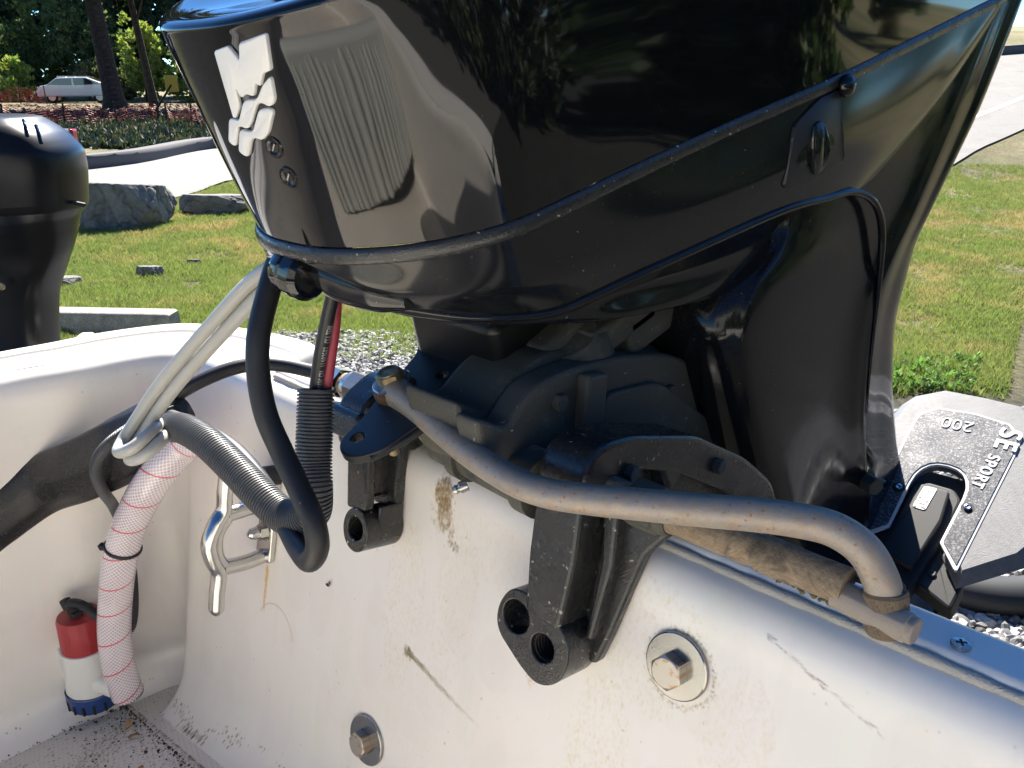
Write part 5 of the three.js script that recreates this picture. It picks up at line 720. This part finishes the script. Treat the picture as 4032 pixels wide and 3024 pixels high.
for (let i = 0; i < 8; i++) { const l = -50 + i * 4.6; tree('woodland_tree', 'dark green tree of the wood, ' + woodSay[i], 72 + (i % 2) * 5, l, { h: 13, r: 0.22, blobs: [[0, 0, 3.2, 4.4, 3.2, 3], [0, 1, 8, 4.6, 4.0, 3], [0, -1, 13, 4.8, 4.2, 3]], n: 5200, size: 0.62, col: i % 3 ? deep : mid, limbs: 5, group: 'trees of the wood behind the lawn' }); }
// trees to port and behind, seen only as reflections in the black paint
for (let i = 0; i < 9; i++) { const a = (18 + i * 15) * Math.PI / 180, d = 26 + (i % 3) * 5; tree('roadside_tree', 'unseen dark tree on the port side of the boat, placed to be mirrored in the cowl', Math.cos(a) * d + 10, Math.sin(a) * d + 16, { h: 9, r: 0.3, blobs: [[0, 0, 6, 4.5, 5, 4.5], [0, 1, 10, 3.5, 3, 3.5]], n: 1100, size: 0.8, col: i % 3 ? deep : mid, limbs: 4, group: 'unseen trees round the lot, mirrored in the cowl' }); }

for (let i = 0; i < 7; i++) { const t = thing('bush', 'unseen dense shrub on the port side, placed to darken the reflections in the motor', 'bush', [5.2 + (i % 2) * 0.5, 0, -6.5 + i * 1.9], 'unseen shrubs on the port side, placed to darken the motor reflections'), c = [5.2 + (i % 2) * 0.5, 0, -6.5 + i * 1.9]; part('stem', cyl(c, [c[0], 1.2, c[2]], 0.06), bark, t); crown(t, V(...c), [[c[0], 1.3, c[2], 1.0, 1.35, 1.25]], 1500, 0.22, i % 3 ? deep : mid, leafMat); }  // out of view, placed to darken what the motor paint reflects
// ivy slope, tree shade put into its dark colour, and leaf litter
seed = 77;
{
  const n = 5200, im = new THREE.InstancedMesh(leafGeo, leafMat, n), m = new THREE.Matrix4(), q = new THREE.Quaternion(), c = new THREE.Color();
  for (let i = 0; i < n; i++) { const f = 19.5 + rnd() * 10 + (rnd() < 0.3 ? 4 : 0), l = -f * rr(0.28, 0.62), p = at(f, l, 0); if (f < 20.8) p.y += 0; q.setFromEuler(new THREE.Euler(rr(-0.9, 0.9), rnd() * 6.28, rr(-0.9, 0.9))); const s = rr(0.12, 0.34); m.compose(p, q, V(s, s, s)); im.setMatrixAt(i, m); const j = rr(0.5, 1.4); rnd() < 0.25 ? c.setRGB(0.06 * j, 0.06 * j, 0.02 * j) : c.setRGB(0.016 * j, 0.028 * j, 0.012 * j); im.setColorAt(i, c); }
  im.name = 'ground_cover'; im.userData = { kind: 'stuff', label: 'ivy undergrowth beyond the far kerb, tree shade put into its dark colour', category: 'ground cover' }; im.castShadow = im.receiveShadow = true; scene.add(im);
}
{
  const n = 4000, im = new THREE.InstancedMesh(new THREE.PlaneGeometry(0.12, 0.09).rotateX(-Math.PI / 2), std({ color: 0xffffff, roughness: 0.9, side: THREE.DoubleSide }), n), m = new THREE.Matrix4(), q = new THREE.Quaternion(), c = new THREE.Color();
  for (let i = 0; i < n; i++) { const f = 27 + rnd() * 22, l = -f * rr(0.28, 0.62), p = at(f, l, 0.03 + rnd() * 0.05); q.setFromEuler(new THREE.Euler(rr(-0.5, 0.5), rnd() * 6.28, rr(-0.5, 0.5))); const s = rr(0.7, 2.2); m.compose(p, q, V(s, s, s)); im.setMatrixAt(i, m); const j = rr(0.4, 1.4); c.setRGB(0.16 * j, 0.095 * j, 0.055 * j); im.setColorAt(i, c); }
  im.name = 'leaf_litter'; im.userData = { kind: 'stuff', label: 'brown leaf litter on the bank below the trees', category: 'leaf litter' }; im.receiveShadow = true; scene.add(im);
}
// orange barrier netting: leaning posts and sagging mesh
function netting(label, pts, h0, h1) {
  const t = thing('barrier_netting', label, 'netting', at(...pts[0]).toArray());
  const orange = phy({ color: rgb(0.46, 0.075, 0.035), roughness: 0.6, transmission: 0.2, thickness: 0, side: THREE.DoubleSide });
  const G = []; const N = 46, R = 8; const c = new THREE.CatmullRomCurve3(pts.map(p => V(p[0], 0, p[1])));
  const P = (i, j) => { const k = i / N, q = c.getPoint(k), sag = 0.25 * Math.sin(k * pts.length * 3.1) + 0.18 * perlin.noise(k * 9, 1, 2); return at(q.x + 0.2 * perlin.noise(k * 14, j * 0.3, 4), q.z, Math.max(0.03, h0 + (h1 - h0) * j / R * (1 - 0.4 * Math.max(0, sag * 2)) + (j ? sag * -0.25 : 0))); };
  const line = (a, b) => { const d = b.clone().sub(a), g = new THREE.BoxGeometry(0.016, d.length(), 0.008); g.applyQuaternion(new THREE.Quaternion().setFromUnitVectors(V(0, 1, 0), d.normalize())); g.translate(...a.clone().lerp(b, 0.5).toArray()); G.push(g); };
  for (let j = 0; j <= R; j++) for (let i = 0; i < N; i++) line(P(i, j), P(i + 1, j)); for (let i = 0; i <= N; i++) for (let j = 0; j < R; j++) line(P(i, j), P(i, j + 1));
  part('mesh', G, orange, t);
  for (let k = 0; k < pts.length; k++) { const a = at(pts[k][0], pts[k][1], 0), b = a.clone().add(V(0.05, h1 + 0.15, 0)).addScaledVector(RT, 0.18 * Math.sin(k * 3)); part('post', cyl(a, b, 0.03, 0.03, 8), bark, t); }
}
netting('orange plastic barrier netting on posts left of the big pine trunk', [[26.5, -15.6], [27, -14.0], [28, -12.8], [29, -11.9]], 0.02, 0.62);
netting('sagging orange barrier netting between the big pine and the motor nose', [[29, -11.6], [28, -10.4], [26.5, -9.4], [25.5, -8.0]], 0.02, 0.55);
netting('orange netting on the lawn left of the white car', [[50, -30.5], [51, -28.8], [52, -27.8]], 0.1, 0.9);
{
  const b = at(40, -16.1), t = thing('sign', 'blank yellow sign on a leaning post below the slender tree', 'sign', b.toArray());
  const top = b.clone().add(V(0, 1.15, 0)).addScaledVector(RT, 0.55);
  part('post', cyl(b.clone().addScaledVector(RT, -0.35), top, 0.05, 0.05, 8), bark, t);
  const g = roundBox(0.58, 0.72, 0.03, 0.012, [0, 0, 0]); g.rotateY(Math.atan2(-RT.z, RT.x)); g.translate(top.x, top.y + 0.05, top.z); part('panel', g, std({ color: rgb(0.80, 0.40, 0.02), roughness: 0.5 }), t);
  const s = at(20.6, -8.2), st = thing('stake', 'thin wooden stake standing in the dark undergrowth past the road', 'stake', s.toArray()); part('stick', cyl(s, s.clone().add(V(0.02, 0.72, 0)), 0.025, 0.02, 8), std({ color: rgb(0.16, 0.08, 0.05), roughness: 0.9 }), st);
}

// ---------------------------------------------------------------- grass, weeds and gravel
seed = 555;
{
  const blade = []; for (let k = 0; k < 6; k++) { const g = new THREE.BufferGeometry(), a = rnd() * 6.28, h = rr(0.5, 1), w = 0.07, lx = rr(-0.45, 0.45), ox = rr(-0.5, 0.5), oz = rr(-0.5, 0.5), c = Math.cos(a) * w, s = Math.sin(a) * w, lz = rr(-0.45, 0.45); g.setAttribute('position', new THREE.Float32BufferAttribute([ox - c, 0, oz - s, ox + c, 0, oz + s, ox + lx * 0.4 - c * 0.7, h * 0.6, oz + lz * 0.4 - s * 0.7, ox + lx * 0.4 + c * 0.7, h * 0.6, oz + lz * 0.4 + s * 0.7, ox + lx, h, oz + lz], 3)); g.setIndex([0, 1, 2, 2, 1, 3, 2, 3, 4]); g.computeVertexNormals(); g.setAttribute('uv', new THREE.Float32BufferAttribute(10, 2)); blade.push(g); }
  const tuft = mergeGeometries(blade);
  const n = 110000, im = new THREE.InstancedMesh(tuft, phy({ color: 0xffffff, roughness: 0.8, transmission: 0.45, thickness: 0, side: THREE.DoubleSide }), n), m = new THREE.Matrix4(), q = new THREE.Quaternion(), c = new THREE.Color(); let k = 0;
  const nearC = new THREE.CatmullRomCurve3(nearEdge.map(p => V(p[0], 0, p[1]))).getPoints(200);
  const inRoad = (f, l) => { let b = 1e9, bf = 0; for (const p of nearC) { const d = Math.abs(p.z - l); if (d < b) { b = d; bf = p.x; } } return f > bf - 0.05; };
  while (k < n) {
    const left = rnd() < 0.74; const f = (left ? 4.4 : 3.85) + 10.5 * Math.pow(rnd(), 1.25), l = f * (left ? rr(-0.63, -0.12) : rr(0.40, 0.64));
    if (inRoad(f, l)) continue; const edge = left ? sstep(4.3, 5.4, f + 0.8 * fbm(f * 2, l * 2, 9)) : sstep(3.85, 4.05, f); if (rnd() > edge * 0.95 + 0.05) continue;
    const bare = fbm(f * 1.7 + 40, l * 1.7, 3, 3); if (bare > 0.2 && rnd() < 0.7) continue;
    const p = at(f, l), dry = Math.max(0, Math.min(1, sstep(-0.04, 0.46, 0.6 * fbm(f * 0.45 + 3, l * 0.45, 1, 3) + 0.75 * fbm(f * 1.7, l * 1.7, 8, 3) + 0.22 * Math.exp(-((f - 8) ** 2) / 3 - ((l + 1.4) ** 2) / 1.5) + (left ? 0 : 0.05)) + rr(-0.3, 0.3)));
    const cl = fbm(f * 2.6, l * 2.6 + 9, 5, 2), s = rr(0.018, 0.052) * (0.65 + 0.9 * Math.max(0, fbm(f * 1.1, l * 1.1 + 9, 5, 2) + 0.3) + 1.3 * Math.max(0, cl - 0.12)); q.setFromEuler(new THREE.Euler(rr(-0.15, 0.15), rnd() * 6.28, rr(-0.15, 0.15))); m.compose(p, q, V(s * 1.1, s * 1.35, s * 1.1)); im.setMatrixAt(k, m);
    const j = rr(0.7, 1.3); c.setRGB((0.25 + 0.24 * dry) * j, (0.325 + 0.075 * dry) * j, (0.075 + 0.095 * dry) * j); im.setColorAt(k, c); k++;
  }
  im.name = 'grass'; im.userData = { kind: 'stuff', label: 'short patchy grass, green and dry, between the lot and the road', category: 'grass' }; im.castShadow = im.receiveShadow = true; scene.add(im);
}
{
  const n = 420, im = new THREE.InstancedMesh(leafGeo, leafMat, n), m = new THREE.Matrix4(), q = new THREE.Quaternion(), c = new THREE.Color();
  for (let i = 0; i < n; i++) { const f = 3.9 + Math.pow(rnd(), 1.5) * 0.5, l = f * rr(0.42, 0.6), p = at(f, l, rnd() * 0.06); q.setFromEuler(new THREE.Euler(rr(-0.8, 0.8), rnd() * 6.28, rr(-0.8, 0.8))); const s = rr(0.025, 0.05); m.compose(p, q, V(s, s, s)); im.setMatrixAt(i, m); const j = rr(0.6, 1.3); c.setRGB(0.15 * j, 0.27 * j, 0.05 * j); im.setColorAt(i, c); }
  im.name = 'weeds'; im.userData = { kind: 'stuff', label: 'bright green broad leaved weeds behind the hydrofoil', category: 'weeds' }; im.castShadow = im.receiveShadow = true; scene.add(im);
}
{
  let g = new THREE.IcosahedronGeometry(1, 1); const p = g.attributes.position; for (let i = 0; i < p.count; i++) { const v = V().fromBufferAttribute(p, i), k = 1 + 0.5 * perlin.noise(v.x * 1.3 + 3, v.y * 1.3, v.z * 1.3); p.setXYZ(i, v.x * k, v.y * k * 0.7, v.z * k); } g.deleteAttribute('normal'); g = toCreasedNormals(mergeVertices(g), 0.4);
  const n = 26000, im = new THREE.InstancedMesh(g, std({ color: 0xffffff, roughness: 0.85 }), n), m = new THREE.Matrix4(), q = new THREE.Quaternion(), c = new THREE.Color();
  for (let i = 0; i < n; i++) { const right = rnd() < 0.5; const f = right ? rr(1.5, 3.65) : rr(3.2, 4.95), l = right ? f * rr(0.35, 0.85) : f * rr(-0.45, 0.1); if (f > 4.3 && rnd() < (f - 4.3) / 1.2) { } const p = at(f, l, 0.004 + rnd() * 0.012); q.setFromEuler(new THREE.Euler(rnd() * 6, rnd() * 6, rnd() * 6)); const s = rr(0.008, 0.024); m.compose(p, q, V(s * rr(0.8, 1.3), s, s)); im.setMatrixAt(i, m); const j = rr(0.05, 0.42); c.setRGB(j, j * 0.99, j * 0.97); im.setColorAt(i, c); }
  im.name = 'gravel'; im.userData = { kind: 'stuff', label: 'crushed grey gravel of the lot around and behind the boat', category: 'gravel' }; im.castShadow = im.receiveShadow = true; scene.add(im);
  const c0 = at(2.35, 1.5, 0.05); const t = thing('tyre', 'black tyre lying on the gravel below the hydrofoil', 'tyre', c0.toArray());
  part('tread', new THREE.TorusGeometry(0.27, 0.07, 18, 60).rotateX(Math.PI / 2).scale(1, 0.8, 1).translate(c0.x, 0.055, c0.z), M.rubberMatt, t);
}
// unseen aft facing seat behind the camera, placed for its reflection in the cowl
{
  const t = thing('unseen_bench', 'unseen grey pleated bench behind the photographer, placed for its reflection in the cowl', 'bench', [0.18, 0.72, 0.98]);
  const vinyl = std({ color: rgb(0.56, 0.57, 0.52), roughness: 0.55 });
  part('backrest', roundBox(0.94, 0.42, 0.08, 0.04, [0.30, 0.93, 0.94], [0.10, 0, 0]), vinyl, t);
  seed = 12; for (let i = 0, x = -0.15; x < 0.73; i++, x += rr(0.034, 0.066)) { const w = rr(0.018, 0.03), b = rr(-0.006, 0.006); part('pleat', sweep([[x, 0.75 + b, 0.895], [x + b, 0.93, 0.9035], [x - b, 1.02 + b * 3, 0.915], [x, 1.09 + rr(-0.03, 0.02), 0.932]], (d, a, k) => w * (1 - 0.3 * k * k), { seg: 10, rad: 10 }), vinyl, t); }
  part('dark_base', roundBox(0.8, 0.10, 0.2, 0.02, [0.29, 0.715, 1.0]), M.dark, t);  // dark block in place of the floor shade below the bench
}
// ---------------------------------------------------------------- unseen building behind the photographer, placed for the cowl reflections
{
  const b = at(-9, -1), t = thing('building', 'unseen pale grey building with ribbed siding behind the photographer, placed for the cowl reflections', 'building', b.toArray());
  const w = (f, l, y) => V(0.52, 0, 0.454).addScaledVector(FW, f).addScaledVector(RT, l).setY(y);
  const box = (f0, f1, l0, l1, y0, y1) => { const g = new THREE.BoxGeometry(Math.abs(l1 - l0), y1 - y0, Math.abs(f1 - f0)); g.rotateY(Math.atan2(-RT.z, RT.x)); const c = w((f0 + f1) / 2, (l0 + l1) / 2, (y0 + y1) / 2); g.translate(c.x, c.y, c.z); return g; };
  const paint = std({ color: rgb(0.40, 0.41, 0.39), roughness: 0.7 });
  part('wall', box(-9.2, -15, -7, 5, 0, 4.2), paint, t);
  part('siding', [...Array(48)].map((_, i) => box(-9.2, -9.14, -6.95 + i * 0.25, -6.85 + i * 0.25, 1.1, 4.15)), paint, t);
  part('roof', box(-8.8, -15.4, -7.3, 5.3, 4.2, 4.45), std({ color: rgb(0.1, 0.1, 0.1), roughness: 0.9 }), t);
  part('door', box(-9.2, -9.1, -1.2, 1.6, 0, 2.4), std({ color: rgb(0.05, 0.055, 0.06), roughness: 0.4 }), t);
  for (const l of [-5, 3]) part('window', box(-9.2, -9.1, l - 0.7, l + 0.7, 1.2, 2.5), phy({ color: rgb(0.03, 0.035, 0.04), roughness: 0.05, clearcoat: 1 }), t);
  struct('parking_lot', box(-9.1, -1.5, -12, 12, -0.1, 0.034), std({ color: rgb(0.11, 0.108, 0.104), roughness: 0.9 }));
}
renderer.render(scene, camera);
